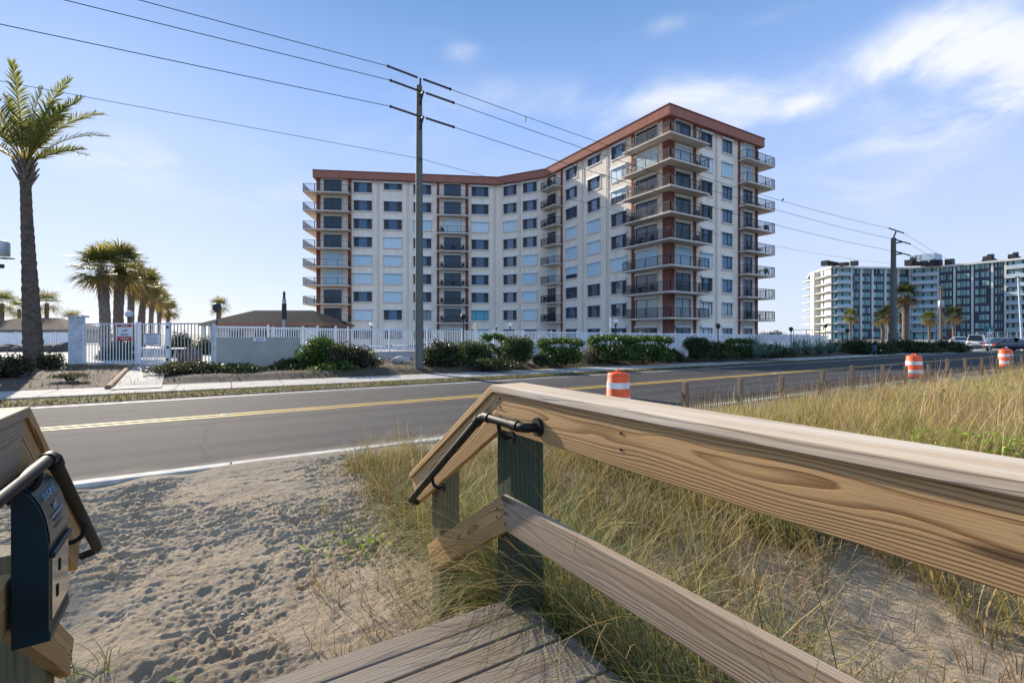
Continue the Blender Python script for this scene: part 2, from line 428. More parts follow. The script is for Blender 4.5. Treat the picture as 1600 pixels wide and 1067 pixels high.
# clouds: fixed places in the sky (azimuth / elevation), broken up by noise on a flat layer overhead
az = wm('ARCTAN2', X, Y); el = wm('ARCSINE', Z)
hz = wm('MAXIMUM', wm('ADD', Z, .12), .05)
cmb = wn('ShaderNodeCombineXYZ'); wl(wm('DIVIDE', X, hz), cmb.inputs[0]); wl(wm('DIVIDE', Y, hz), cmb.inputs[1]); 
nz = wn('ShaderNodeTexNoise'); nz.inputs['Scale'].default_value = 2.3; nz.inputs['Detail'].default_value = 8; nz.inputs['Roughness'].default_value = .58; nz.inputs['Distortion'].default_value = .35
wl(cmb.outputs[0], nz.inputs['Vector'])
def azel(px, py):
    r = ray(px, py).normalized(); return math.atan2(r.x, r.y), math.asin(r.z)
def puff(px, py, rx, ry, amp, tilt=0.0):
    a0, e0 = azel(px, py)
    sx = abs(azel(px+rx, py)[0]-a0); sy = abs(azel(px, py-ry)[1]-e0)
    da = wm('SUBTRACT', az, a0); de = wm('SUBTRACT', el, e0)
    if tilt: de = wm('SUBTRACT', de, wm('MULTIPLY', da, tilt))
    d2 = wm('ADD', wm('POWER', wm('ABSOLUTE', wm('DIVIDE', da, sx)), 2.0), wm('POWER', wm('ABSOLUTE', wm('DIVIDE', de, sy)), 2.0))
    return wm('MULTIPLY', wm('POWER', 2.718, wm('MULTIPLY', d2, -1.0)), amp)
tot = None
for p in [(1490, 60, 160, 70, 1.1), (1400, 95, 120, 50, .5), (1600, 95, 140, 60, 1.0), (1500, 185, 170, 28, 1.05, .12), (1060, 150, 130, 34, .46), (1230, 25, 120, 22, .42),
          (1050, 38, 50, 18, .45), (722, 80, 34, 18, .5), (645, 45, 60, 10, .3), (1255, 165, 40, 16, .45), (1180, 175, 180, 70, .48), (960, 225, 220, 70, .46), (820, 150, 200, 50, .3), (560, 200, 240, 60, .26),
          (1400, 270, 260, 80, .42), (220, 255, 220, 55, .42), (420, 290, 220, 60, .22)]:
    q = puff(*p); tot = q if tot is None else wm('ADD', tot, q)
# an added, unseen cloud bank behind the viewer, as fill for the shaded fronts
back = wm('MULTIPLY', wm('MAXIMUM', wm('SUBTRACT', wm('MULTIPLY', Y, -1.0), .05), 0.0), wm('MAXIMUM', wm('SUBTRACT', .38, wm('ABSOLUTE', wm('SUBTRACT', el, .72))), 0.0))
fill_bank = back
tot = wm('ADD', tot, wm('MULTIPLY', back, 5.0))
cl = wm('MULTIPLY', tot, wm('ADD', wm('MULTIPLY', wm('SUBTRACT', nz.outputs['Fac'], .33), 3.4), .1))
cr = wn('ShaderNodeMapRange', interpolation_type='SMOOTHSTEP'); cr.inputs['From Min'].default_value = .06; cr.inputs['From Max'].default_value = 1.15; cr.inputs['To Max'].default_value = .86
wl(cl, cr.inputs['Value'])
cm = wn('ShaderNodeMix', data_type='RGBA'); wl(cr.outputs[0], cm.inputs[0]); wl(base_sky, cm.inputs[6]); cm.inputs[7].default_value = (.92*SKYG, .93*SKYG, .97*SKYG, 1)
bb = wn('ShaderNodeMix', data_type='RGBA', blend_type='MULTIPLY'); bb.inputs[0].default_value = 1.0; wl(cm.outputs[2], bb.inputs[6])
bf = wm('ADD', 1.0, wm('MULTIPLY', wm('MINIMUM', fill_bank, .35), 6.5)); bc = wn('ShaderNodeCombineColor'); [wl(bf, bc.inputs[i_]) for i_ in range(3)]; wl(bc.outputs[0], bb.inputs[7])  # the added bank is brightened further to strengthen the fill
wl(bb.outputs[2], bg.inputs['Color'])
SC.view_settings.view_transform = 'Standard'; SC.view_settings.look = 'None'; SC.view_settings.gamma = 1.0
SC.view_settings.exposure = 0.78; SC.view_settings.use_curve_mapping = False
SC.cycles.use_denoising = True; SC.cycles.max_bounces = 7; SC.cycles.transparent_max_bounces = 6
SC.cycles.caustics_reflective = False; SC.cycles.caustics_refractive = False; SC.cycles.sample_clamp_indirect = 6

# ================================================================== noise helpers
def vnoise(x, y, sc, seed):
    x = np.asarray(x)*sc; y = np.asarray(y)*sc
    xi = np.floor(x).astype(np.int64); yi = np.floor(y).astype(np.int64); fx = x-xi; fy = y-yi
    fx = fx*fx*(3-2*fx); fy = fy*fy*(3-2*fy)
    def h(a, b):
        n = (a*374761393 + b*668265263 + seed*974711) & 0xffffffff
        n = ((n ^ (n >> 13))*1274126177) & 0xffffffff
        return ((n ^ (n >> 16)) & 0xffff)/65535.0
    return (h(xi,yi)*(1-fx)+h(xi+1,yi)*fx)*(1-fy) + (h(xi,yi+1)*(1-fx)+h(xi+1,yi+1)*fx)*fy
def sstep(a, b, x): 
    u = np.clip((x-a)/(b-a), 0, 1); return u*u*(3-2*u)
def dune(s, t):
    s = np.asarray(s, float); t = np.asarray(t, float)
    z = -.065 + .03*np.sin(s*.7+1)*np.cos(t*.8)
    z = z + .40*sstep(2.2, 9, s)*np.exp(-((t-1.5)/3.2)**2)
    z = z + .16*(vnoise(s, t, .9, 3)-.5)*sstep(1.4, 3.5, s) + .05*(vnoise(s, t, 2.2, 5)-.5)
    z = z + .10*sstep(-5.5, -9, s)*sstep(7, 3, t)
    return z + .045*sstep(6.9, 7.6, t)
def grid(name, s0, s1, t0, t1, step, fn, mat, smooth=True):
    ns = int(round((s1-s0)/step))+1; nt = int(round((t1-t0)/step))+1
    S, T = np.meshgrid(np.linspace(s0, s1, ns), np.linspace(t0, t1, nt), indexing='ij')
    Zz = fn(S, T); V = np.stack([S, T, Zz], -1).reshape(-1, 3)
    i = np.arange(ns*nt).reshape(ns, nt)
    Q = np.stack([i[:-1,:-1], i[1:,:-1], i[1:,1:], i[:-1,1:]], -1).reshape(-1, 4)
    return link(name, np_mesh(name, V, Q, mat, smooth=smooth))

# footprints trodden into the sand path
fp = []
rr = random.Random(5)
for i in range(900):
    s = rr.uniform(-7.6, 1.9); t = 1.2 + 6.3*rr.random()
    fp.append((s, t, rr.uniform(0, 6.28), rr.choice((.006, .009, .013, .019, .028)), rr.uniform(.55, 1.1)))
def trodden(S, T):
    z = dune(S, T)
    edge = sstep(-8, -7, S)*sstep(2.6, 1.7, S)*sstep(7.59, 7.3, T)*sstep(.6, 1.2, T)
    rdg = lambda sc, sd: 1-2*np.abs(vnoise(S, T, sc, sd)-.5)
    d = .012*(vnoise(S, T, 7, 21)-.5) + .013*(rdg(9, 22)-.6) + .019*(rdg(25, 26)-.6)*(.4+1.2*vnoise(S, T, 1.3, 31)) + .014*(rdg(44, 23)-.6) + .008*(vnoise(S, T, 60, 27)-.5) + .035*(vnoise(S, T, 1.9, 24)-.5)
    d -= .03*np.clip(vnoise(S*1.0, T*2.4, 6, 25)-.62, 0, 1)/.38
    s0_, t0_ = S[0,0], T[0,0]; hs = S[1,0]-S[0,0]; ht = T[0,1]-T[0,0]
    for (s, t, a, dep, k) in fp:
        i0 = max(0, int((s-.3-s0_)/hs)); i1 = max(0, int((s+.3-s0_)/hs)); j0 = max(0, int((t-.3-t0_)/ht)); j1 = max(0, int((t+.3-t0_)/ht))
        m = (slice(i0, i1), slice(j0, j1))
        if S[m].size == 0: continue
        x = S[m]-s; y = T[m]-t; u = (x*math.cos(a)+y*math.sin(a))/k; v = (-x*math.sin(a)+y*math.cos(a))/k
        w = .048+.014*np.clip(u/.13, -1, 1)
        q = (u/.15)**2 + (v/w)**2
        d[m] += -dep*sstep(1.15, .55, q)*(1-.35*np.exp(-(u/.04)**2)) + dep*.4*np.exp(-((q-1.55)/.4)**2) + .004*np.sin(u*150)*sstep(1.0, .5, q)
    calm = .35 + .95*sstep(.32, .62, vnoise(S, T, .85, 33))
    return z + d*edge*calm
def far_sand(S, T): return dune(S, T)
tag(grid('sand', -8, 2.6, .6, 7.65, .0145, trodden, M['sand']), kind='structure')
def rough_sand(S, T):
    e = sstep(2.6, 2.75, S)*sstep(8.0, 7.6, S)*sstep(7.6, 7.3, T)*sstep(-4, -3.5, T); rg = lambda sc, sd: 1-2*np.abs(vnoise(S, T, sc, sd)-.5)
    return dune(S, T) + e*(.05*(vnoise(S, T, 3, 51)-.5) + .03*(rg(7, 52)-.6) + .018*(rg(14, 53)-.6))
tag(grid('dune_sand', 2.6, 8.0, -4, 7.65, .03, rough_sand, M['sand']), kind='structure')
tag(grid('dune_sand', 8.0, 63.0, -14, 7.65, .2, far_sand, M['sand']), kind='structure')
tag(grid('dune_sand', 2.6, 8.0, -14, -4, .2, far_sand, M['sand']), kind='structure')
tag(grid('back_sand', -40, -8, -14, 7.65, .4, far_sand, M['sand']), kind='structure')
tag(grid('walkway_sand', -8, 2.6, -6, .6, .1, far_sand, M['sand']), kind='structure')

def sheet(name, pts, z, mat):
    m = MB(); m.poly([(p[0], p[1], p[2] if len(p) > 2 else z) for p in pts]); return tag(m.build(name, mat), kind='structure')
sheet('ground', [(-4000,-3000), (5000,-3000), (5000,5000), (-4000,5000)], -.45, M['ground'])
# the road with its two-lane markings
sheet('road', [(-300,7.86), (700,7.86), (700,16.75), (-300,16.75)], 0, M['asphalt'])
mk = MB()
for y0, y1 in ((12.28, 12.40), (12.58, 12.70)): mk.quad((-300,y0,.004), (700,y0,.004), (700,y1,.004), (-300,y1,.004))
tag(mk.build('yellow_markings', M['yellow']), kind='structure')
mk = MB(); mk.quad((-300,16.12,.004), (700,16.12,.004), (700,16.27,.004), (-300,16.27,.004))
tag(mk.build('white_markings', M['white_line']), kind='structure')
mk = MB()
x = -60.0
while x < 160:
    L = 3.0; mk.box(x+.006, x+L-.006, 7.645, 7.86, -.3, .012 + .004*math.sin(x)); x += L
kb = tag(mk.build('kerb', M['kerb'], bevel=.015), kind='structure')
# verge, pavement, planting bed, pool deck, lawn
def near_edge(s): return 18.2 - .05*max(-6, min(s, 24))
ss = [-300, -6, 2, 10, 18, 24, 700]
sheet('verge', [(s, 16.75) for s in (-300, 700)] + [(s, near_edge(s)) for s in reversed(ss)], .012, M['turf'])
mk = MB()
x = -80.0
while x < 140:
    L = 1.6
    y0, y1 = near_edge(x), near_edge(x+L)
    mk.prism([(x+.01, y0), (x+L-.01, y1), (x+L-.01, y1+2.3), (x+.01, y0+2.3)], -.1, .05); x += L
tag(mk.build('pavement', M['concrete']), kind='structure')
def bed_z(s, t):
    o = t-near_edge(s)-2.31; k = float(sstep(-3.2, -1.2, s)); return .045 + .24*(k*float(sstep(0, 1.0, o)) + (1-k)*max(0.0, min(1.0, o/5.5)))
bs = [-300, -60, -20, -8, -5, -3.2, -2.7, -2.2, -1.7, -1.2, -.8] + [v*2.0 for v in range(0, 40)] + [100, 200, 700]
bt = [0, .25, .5, .75, 1.0, 1.6, 3.0, 4.2, 5.5, 99]
mk = MB(); vs = []
for s in bs:
    for o in bt:
        t_ = near_edge(s)+2.31+o
        if o == 99: t_ = 29.3 if s > -.6 else min(36.6, 26.5-(s+.66)*1.01)
        vs.append((s, t_, bed_z(s, t_)+(.012*math.sin(s*2.7+t_*3.1) if .2 < o < 90 else 0)))
nb_ = len(bt); mk._add(vs, [(i*nb_+j, (i+1)*nb_+j, (i+1)*nb_+j+1, i*nb_+j+1) for i in range(len(bs)-1) for j in range(nb_-1)], True)
tag(mk.build('planting_bed', M['mulch']), kind='structure')
P_path = [W(172, 609, z=.06), W(252, 606, z=.06), W(262, 575, z=.06), W(212, 574, z=.06)]
pl0, pr0 = W(172, 609, z=.06), W(252, 606, z=.06); pl1, pr1 = W(213, 571, z=.29), W(263, 571, z=.29)
mk = MB()
for i in range(8):
    q4 = [pl0.lerp(pl1, i/8), pr0.lerp(pr1, i/8), pr0.lerp(pr1, (i+1)/8), pl0.lerp(pl1, (i+1)/8)]
    mk.quad(*[(p.x, p.y, bed_z(p.x, p.y)+.03) for p in q4])
tag(mk.build('path', M['concrete']), kind='structure')
kk = MB(); kk.tube([(p.x-.1, p.y, bed_z(p.x, p.y)+.04) for p in (pl0.lerp(pl1, f) for f in (.05, .3, .6, .97))], .10, 6); tag(kk.build('path_kerb', M['rock_brown']), kind='structure')
sheet('pool_deck', [(-.55, 26.4), (3.4, 26.4), (3.4, 29.3), (90, 29.3), (90, 90), (-40, 90), (-40, 60), (-10, 36.3)], .2, M['concrete'])
sheet('lawn', [(-8.4, 36.6), (-8.4, 60), (-120, 60), (-120, 36.6)], .05, M['lawn'])
sheet('lot', [(66, 19.4), (200, 19.4), (200, 60), (66, 60)], .03, M['concrete'])
mk = MB(); mk.poly([(69, 19.5, .06), (79, 19.5, .06), (78.5, 22.5, .06), (70, 22.5, .06)]); tag(mk.build('corner_lawn', M['lawn']), kind='structure')

# ================================================================== leaf and blade clouds
def blades(base, L, w, az, lean, curl, col, seg=4):
    n = len(L); P = np.zeros((n, seg+1, 2, 3), np.float32); p = np.array(base, float)
    d = np.stack([np.cos(az), np.sin(az)], -1); tw = az + np.pi/2 + RNG.normal(0, .5, n); wd_ = np.stack([np.cos(tw), np.sin(tw), np.zeros(n)], -1)
    for i in range(seg+1):
        u = i/seg; hw = (w*(1-u**1.6)*.5 + .0006)[:, None]
        P[:, i, 0] = p - wd_*hw; P[:, i, 1] = p + wd_*hw
        th = lean + curl*u; st = L/seg
        p = p + np.concatenate([d*(np.sin(th)*st)[:, None], (np.cos(th)*st)[:, None]], -1)
    V = P.reshape(-1, 3); b = (np.arange(n)*(seg+1)*2)[:, None, None]; i = np.arange(seg)[None, :, None]*2
    Q = (b + i + np.array([0, 1, 3, 2])[None, None, :]).reshape(-1, 4)
    C = np.repeat(col, (seg+1)*2, 0)
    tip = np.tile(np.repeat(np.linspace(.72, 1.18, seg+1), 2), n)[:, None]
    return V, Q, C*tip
def quads(c, nrm, up, L, w, col):
    """leaf-shaped quads: centre, direction along the leaf, side vector"""
    a = nrm*L[:, None]*.5; s = up*w[:, None]*.5
    V = np.stack([c-a, c-a*.1+s, c+a, c-a*.1-s], 1).reshape(-1, 3)
    Q = np.arange(len(c)*4).reshape(-1, 4); return V, Q, np.repeat(col, 4, 0)
def unit(n):
    v = RNG.normal(size=(n, 3)); return v/np.linalg.norm(v, axis=1)[:, None]
def leaf_cloud(blobs, n, size, cols, flat=.0, fill=.55, gap=.0):
    """leaves through the outer part of several ellipsoids (cx,cy,cz,rx,ry,rz)"""
    wts = np.array([b[3]*b[4]*b[5] for b in blobs])**.67; wts /= wts.sum()
    k = RNG.choice(len(blobs), n, p=wts); B = np.array(blobs)[k]
    r = (fill + (1-fill)*RNG.random(n))[:, None]
    u = unit(n); c = B[:, :3] + u*r*B[:, 3:]
    c += RNG.normal(0, size*.35, (n, 3))
    lump = vnoise(c[:, 0]*2.1 + c[:, 2]*1.7, c[:, 1]*2.1 - c[:, 2]*1.3, 1.3, 77)
    keep = (lump > gap) & (c[:, 2] > .02); c = c[keep]; u = u[keep]; lump = lump[keep]; n = len(c)
    d = u*.7 + unit(n)*.9; d[:, 2] += flat; d /= np.linalg.norm(d, axis=1)[:, None]
    s = np.cross(d, unit(n)); s /= np.linalg.norm(s, axis=1)[:, None] + 1e-6
    L = size*(.6 + .8*RNG.random(n)); cols = np.array(cols)
    ci = cols[RNG.integers(0, len(cols), n)]*(.6 + .55*lump + .3*RNG.random(n))[:, None]
    return quads(c, d, s, L, L*.5, ci)
def cat(parts):
    V = []; Q = []; C = []; o = 0
    for v, q, c in parts: V.append(v); Q.append(np.asarray(q)+o); C.append(c); o += len(v)
    return np.concatenate(V), np.concatenate(Q), np.concatenate(C)
# ================================================================== the boardwalk in the foreground
WA = math.atan2(.835, -.551) ; 
# walkway frame: +x to the right, +y forward along the walkway, origin on the ground below the camera
wfx = Vector((RGT[0]*.835 + FWD[0]*.551, RGT[1]*.835 + FWD[1]*.551)).normalized()
WROT = math.atan2(wfx.y, wfx.x)
def Z(dz): return EYE + dz
def board(name, mat, parent, length, w, th, start, pitch=0.0, yaw=math.pi/2, bev=.004, cut=(0, 0)):
    """a plank: local x along its length from START, local z its width (downwards from the top edge), local y its thickness"""
    m = MB(); n = 8; L = length
    top = []; 
    # end cuts: shift of the lower edge along x at each end
    prof = [(0, 0), (L, 0), (L+cut[1], -w), (cut[0], -w)]
    vs = [(p[0], 0, p[1]) for p in prof] + [(p[0], th, p[1]) for p in prof]
    m._add(vs, [(3,2,1,0), (4,5,6,7), (0,1,5,4), (1,2,6,5), (2,3,7,6), (3,0,4,7)])
    o = m.build(name, mat, parent, start, (0, -pitch, yaw), bevel=bev)
    return o
def flat_board(name, mat, parent, length, w, th, start, pitch=0.0, yaw=math.pi/2, bev=.005, cut=(0, 0)):
    """a plank lying flat: local x along, y its width, z thickness up; CUT shifts each end of the upper face"""
    m = MB(); L = length
    vs = [(0,0,0),(L,0,0),(L,w,0),(0,w,0),(cut[0],0,th),(L+cut[1],0,th),(L+cut[1],w,th),(cut[0],w,th)]
    m._add(vs, [(0,3,2,1),(4,5,6,7),(0,1,5,4),(1,2,6,5),(2,3,7,6),(3,0,4,7)])
    return m.build(name, mat, parent, start, (0, -pitch, yaw), bevel=bev)

def railing(label, side, xin, q1, q2, cap_z, slope, midq, mats, q0=-2.6, mid_dz=.556, mid_end=None):
    """SIDE +1: right-hand rail (wood lies to +x of the inner face XIN), -1: left-hand rail"""
    rt = thing('boardwalk_railing', label, 'railing', (0,0,0), WROT, 'railings of the beach boardwalk')
    def bd(fn, name, mat, length, w, th, y, z, pitch, cut, x=None, **kw):
        x = xin if x is None else x
        # local y of the plank points to -x when yaw = +90 deg, so the left rail uses the plank as is, the right one is shifted
        xx = x + th if (side > 0 and fn is board) else (x + w if (side > 0 and fn is flat_board) else x)
        return fn(name, mat, rt, length, w, th, (xx, y, z), pitch, math.pi/2, cut=cut, **kw)
    ca = math.cos(slope); sa = math.sin(slope); half = math.tan(slope/2)
    th = .038
    # level and sloped cap
    bd(flat_board, 'cap_rail', mats['cap'], q1-q0, .20, th, q0, cap_z-th, 0, (0, th*half*0), x=xin-side*.015)
    Ls = (q2-q1)/ca
    bd(flat_board, 'cap_rail', mats['cap2'], Ls, .20, th, q1-0.001-th*sa, cap_z-th*ca, -slope, (th*math.tan(slope)*0, 0), x=xin-side*.0148)
    fz = cap_z - th - .003
    bd(board, 'fascia', mats['fascia'], q1-q0, .184, .038, q0, fz, 0, (0, -.184*half))
    bd(board, 'fascia', mats['fascia2'], Ls-.02, .184, .0385, q1-.003-.003*sa, fz-.002, -slope, (.184*half, .02))
    # mid rails
    mz = cap_z - mid_dz
    bd(board, 'mid_rail', mats['mid'], midq-q0, .165, .038, q0, mz, 0, (0, -.165*half))
    me = (mid_end or q2-.3) - midq
    bd(board, 'mid_rail', mats['mid2'], me/ca, .165, .0385, midq-.003, mz-.002, -slope, (.165*half, .0))
    return rt

PI2 = math.pi/2
matsR = dict(cap=M['wood_pale'], cap2=M['wood_fresh'], fascia=M['wood_warm'], fascia2=M['wood_fresh'], mid=M['wood_grey'], mid2=M['wood_warm'])
matsL = dict(cap=M['wood_grey'], cap2=M['wood_warm'], fascia=M['wood_grey'], fascia2=M['wood_warm'], mid=M['wood_warm'], mid2=M['wood_warm'])
XR = 1.2675; XL = -.545
railR = railing('pale timber railing of the boardwalk with a bent black handrail, dune grass behind it', 1, XR, 2.098, 3.27, Z(-.2635), R(32.8), 2.03, matsR, mid_dz=.56, mid_end=2.975)
railL = railing('shaded timber railing carrying the navy dispenser at the edge of the sand', -1, XL, 2.405, 3.37, Z(-.264), R(38.5), 2.3, matsL, mid_dz=.56, mid_end=3.19)
def post(parent, mat, x0, x1, y0, y1, z0, z1):
    cx, cy = (x0+x1)/2, (y0+y1)/2; m = MB()
    # grain of the post runs up: build along local x and stand it up
    m.box(0, z1-z0, -(y1-y0)/2, (y1-y0)/2, -(x1-x0)/2, (x1-x0)/2)
    return m.build('post', mat, parent, (cx, cy, z0), (0, -PI2, 0), bevel=.006)
post(railR, M['wood_post'], XR+.040, XR+.245, 1.985, 2.125, -.5, Z(-.264)-.045)
post(railR, M['wood_post'], XR+.040, XR+.20, -1.0, -.85, -.5, Z(-.264)-.045)
post(railR, M['wood_post_tan'], XR+.040, XR+.18, 2.84, 2.98, -.6, Z(-.86))
post(railL, M['wood_post'], XL-.22, XL-.040, 1.75, 1.93, -.5, Z(-.264)-.045)
post(railL, M['wood_post_tan'], XL-.22, XL-.040, 2.86, 3.02, -.6, Z(-.95))
# screws
sc = MB()
for (y, z) in [(2.03, -.33), (2.03, -.37), (2.03, -.42), (1.98, -.86), (1.98, -.90), (1.98, -.95), (1.2, -.36), (1.2, -.42), (2.06, -.9), (2.06, -.945)]:
    sc.tube([(XR+.004, y, Z(z)), (XR-.0025, y, Z(z))], .006, 8)
sc.build('screw', M['screw'], railR)
sc = MB()
for (y, z) in [(3.12, -1.56), (3.12, -1.60), (3.12, -1.64)]:
    sc.tube([(XL-.004, y, Z(z)), (XL+.0025, y, Z(z))], .006, 8)
sc.build('screw', M['screw'], railL)

def smooth_path(pts, n=5):
    """round the corners of a polyline"""
    out = [Vector(pts[0])]
    for i in range(1, len(pts)-1):
        p, a, b = Vector(pts[i]), Vector(pts[i-1]), Vector(pts[i+1])
        r = min(.05, (a-p).length*.45, (b-p).length*.45)
        p0 = p + (a-p).normalized()*r; p1 = p + (b-p).normalized()*r
        for k in range(n+1):
            u = k/n; out.append(p0*(1-u)**2 + p*2*u*(1-u) + p1*u*u)
    out.append(Vector(pts[-1])); return out
def handrail(rt, side, xin, y0, q1, z1, q2, z2):
    xc = xin - side*.072; r = .0215
    m = MB()
    pts = [(xin-side*.002, y0, z1), (xc, y0+.01, z1), (xc, q1, z1), (xc, q2, z2), (xin-side*.002, q2+.03, z2-.03)]
    m.tube(smooth_path(pts), r, 14)
    # socket fittings, slightly larger
    def sock(a, b): m.tube([a, b], r*1.22, 14)
    d = (Vector(pts[3])-Vector(pts[2])).normalized()
    sock(Vector((xc, y0+.06, z1)), Vector((xc, y0+.11, z1)))
    sock(Vector((xc, q1-.075, z1)), Vector((xc, q1-.025, z1)))
    sock(Vector(pts[2])+d*.03, Vector(pts[2])+d*.075)
    h = m.build('handrail', M['pipe'], rt)
    fl = MB(); fl.tube([(xin-side*.001, y0-.002, z1), (xin-side*.016, y0, z1)], .042, 18); fl.build('flange', M['pipe'], h)
    for yb in (q1-.16, q1+.62*(q2-q1)):
        if yb <= q1: zb = z1
        else: zb = z1 + (z2-z1)*(yb-q1)/(q2-q1)
        b = MB(); b.tube(smooth_path([(xc, yb, zb-.018), (xc, yb-.01, zb-.06), (xc+side*.03, yb-.015, zb-.085), (xin-side*.004, yb-.015, zb-.085)], 4), .0105, 8)
        b.tube([(xin-side*.001, yb-.015, zb-.085), (xin-side*.012, yb-.015, zb-.085)], .03, 14)
        b.build('bracket', M['pipe'], h)
    return h
handrail(railR, 1, XR, 1.70, 2.09, Z(-.420), 3.10, Z(-1.160))
handrail(railL, -1, XL, 1.25, 2.40, Z(-.455), 3.31, Z(-1.150))

# deck
deck = thing('boardwalk_deck', 'weathered grey plank deck at the end of the boardwalk above the sand', 'deck', (0,0,0), 0.0)
yy = 2.135; k = 0
rd = random.Random(3)
while yy > -2.4:
    xe = 1.30 + rd.uniform(-.02, .05) + max(0, (2.1-yy))*.05
    m = MB(); L = xe + 1.15
    m.box(0, L, -.063, .063, -.036, 0)
    o = m.build('plank', M['wood_deck'], deck, (xe-L, yy-.066, Z(-1.40)+rd.uniform(-.002, .002)), (rd.uniform(-.008, .008), 0, rd.uniform(-.004, .004)), bevel=.005)
    yy -= .1345
m = MB(); m.box(-1.1, 1.3, -.019, .019, -.14, 0); m.build('rim_joist', M['wood_post'], deck, (0, 2.09, Z(-1.44)))
for xj in (-.95, .1, 1.2):
    m = MB(); m.box(-4.2, 0, -.019, .019, -.14, 0); m.build('joist', M['wood_post'], deck, (xj, 2.06, Z(-1.44)), (0, 0, PI2))
m = MB(); m.box(-.85, 1.2, -.14, .14, -.04, 0); m.build('stair_tread', M['wood_deck'], deck, (0, 2.27, .20))

# dog-waste bag dispenser hung on the left-hand railing
dp = thing('bag_dispenser', 'navy blue plastic bag dispenser hung on the shaded railing', 'dispenser', (0,0,0), WROT)
x0 = XL+.016; xf = -.438; y0, y1 = 2.185, 2.455
zb, zt = Z(-1.04), Z(-.50)
prof = [(x0, zb), (xf+.004, zb), (xf+.004, zb+.03), (xf, zb+.032), (xf, zb+.29)]
for i in range(1, 11):
    u = i/10; ang = u*PI2*.86
    prof.append((xf - .085*(1-math.cos(ang)), zb+.29 + .235*math.sin(ang)))
prof += [(x0+.02, zt), (x0, zt)]
m = MB(); m.extr(prof, y0, y1); m.build('body', M['navy'], dp, bevel=.006)
# steel front panel and glossy curved lid, a few millimetres proud
m = MB(); m.box(xf-.001, xf+.003, y0+.03, y1-.015, zb+.06, zb+.27); fr = m.build('front_panel', M['clearfront'], dp)
m = MB(); m.box(xf+.003, xf+.006, y0+.09, y0+.105, zb+.11, zb+.15); m.box(xf+.003, xf+.006, y0+.12, y0+.135, zb+.19, zb+.23); m.build('slot', M['rubber'], fr)
m = MB()
lp = prof[5:15]
for i in range(len(lp)-1):
    a, b = lp[i], lp[i+1]
    def off(p, q): 
        d = Vector((q[0]-p[0], 0, q[1]-p[1])); nn = Vector((d.z, 0, -d.x)).normalized()*.003; return nn
    nn = off(a, b)
    m.quad((a[0]+nn.x, y0+.012, a[1]+nn.z), (a[0]+nn.x, y1-.012, a[1]+nn.z), (b[0]+nn.x, y1-.012, b[1]+nn.z), (b[0]+nn.x, y0+.012, b[1]+nn.z))
lid = m.build('lid', M['navy_front'], dp)
for p in lid.data.polygons: p.use_smooth = True
m = MB(); m.box(xf, xf+.014, y0+.01, y1-.01, zb+.275, zb+.295); m.build('lip', M['navy'], dp, bevel=.004)

def text_mesh(txt, size, depth=.002, align='CENTER'):
    cu = bpy.data.curves.new('lettering', 'FONT'); cu.body = txt; cu.size = size; cu.extrude = depth; cu.align_x = align; cu.align_y = 'CENTER'; cu.resolution_u = 3
    o = bpy.data.objects.new('lettering', cu); COL.objects.link(o)
    bpy.context.view_layer.update(); dg = bpy.context.evaluated_depsgraph_get()
    me = bpy.data.meshes.new_from_object(o.evaluated_get(dg)); bpy.data.objects.remove(o); bpy.data.curves.remove(cu); me.name = 'lettering'
    return me
def lettering(txt, size, mat, parent, M4, depth=.002):
    me = text_mesh(txt, size, depth); me.materials.clear(); me.materials.append(mat)
    o = link('lettering', me, parent); o.matrix_local = M4; return o
# lettering on the curved lid: faces +x and up
ia = 4; pa, pb = Vector((lp[ia][0], 0, lp[ia][1])), Vector((lp[ia+1][0], 0, lp[ia+1][1]))
up = (pb-pa).normalized(); rt_ = Vector((0, 1, 0)); nn = rt_.cross(up).normalized()
def lid_mtx(i, f, y, rot=0.0):
    pa, pb = Vector((lp[i][0], 0, lp[i][1])), Vector((lp[i+1][0], 0, lp[i+1][1])); up = (pb-pa).normalized(); nn = rt_.cross(up).normalized()
    o = pa.lerp(pb, f) + nn*.0065; o.y = y
    m4 = Matrix((rt_, up, nn)).transposed().to_4x4(); m4.translation = o
    return m4 @ Matrix.Rotation(rot, 4, 'Z')
ym = (y0+y1)/2
lettering('DOGIPOT', .034, M['decal'], lid, lid_mtx(5, .5, ym), .0008)
m = MB()   # the little dog emblem under the name
m.mi = 0
m.poly([(-.02,-.012,0),(-.014,-.012,0),(-.012,.0,0),(.008,.0,0),(.009,-.012,0),(.014,-.012,0),(.015,.006,0),(.024,.012,0),(.022,.02,0),(.013,.018,0),(.010,.012,0),(-.016,.010,0),(-.024,.018,0),(-.021,.004,0)])
o = m.build('emblem', M['decal'], lid); o.matrix_local = lid_mtx(3, .4, ym)
for i, (ii, f, w) in enumerate([(2, .6, .15), (1, .9, .10), (1, .2, .12)]):
    m = MB(); m.box(-w/2, w/2, -.003, .003, 0, .0006); o = m.build('print_line', M['decal_dim'] if i else M['decal'], lid); o.matrix_local = lid_mtx(ii, f, ym)

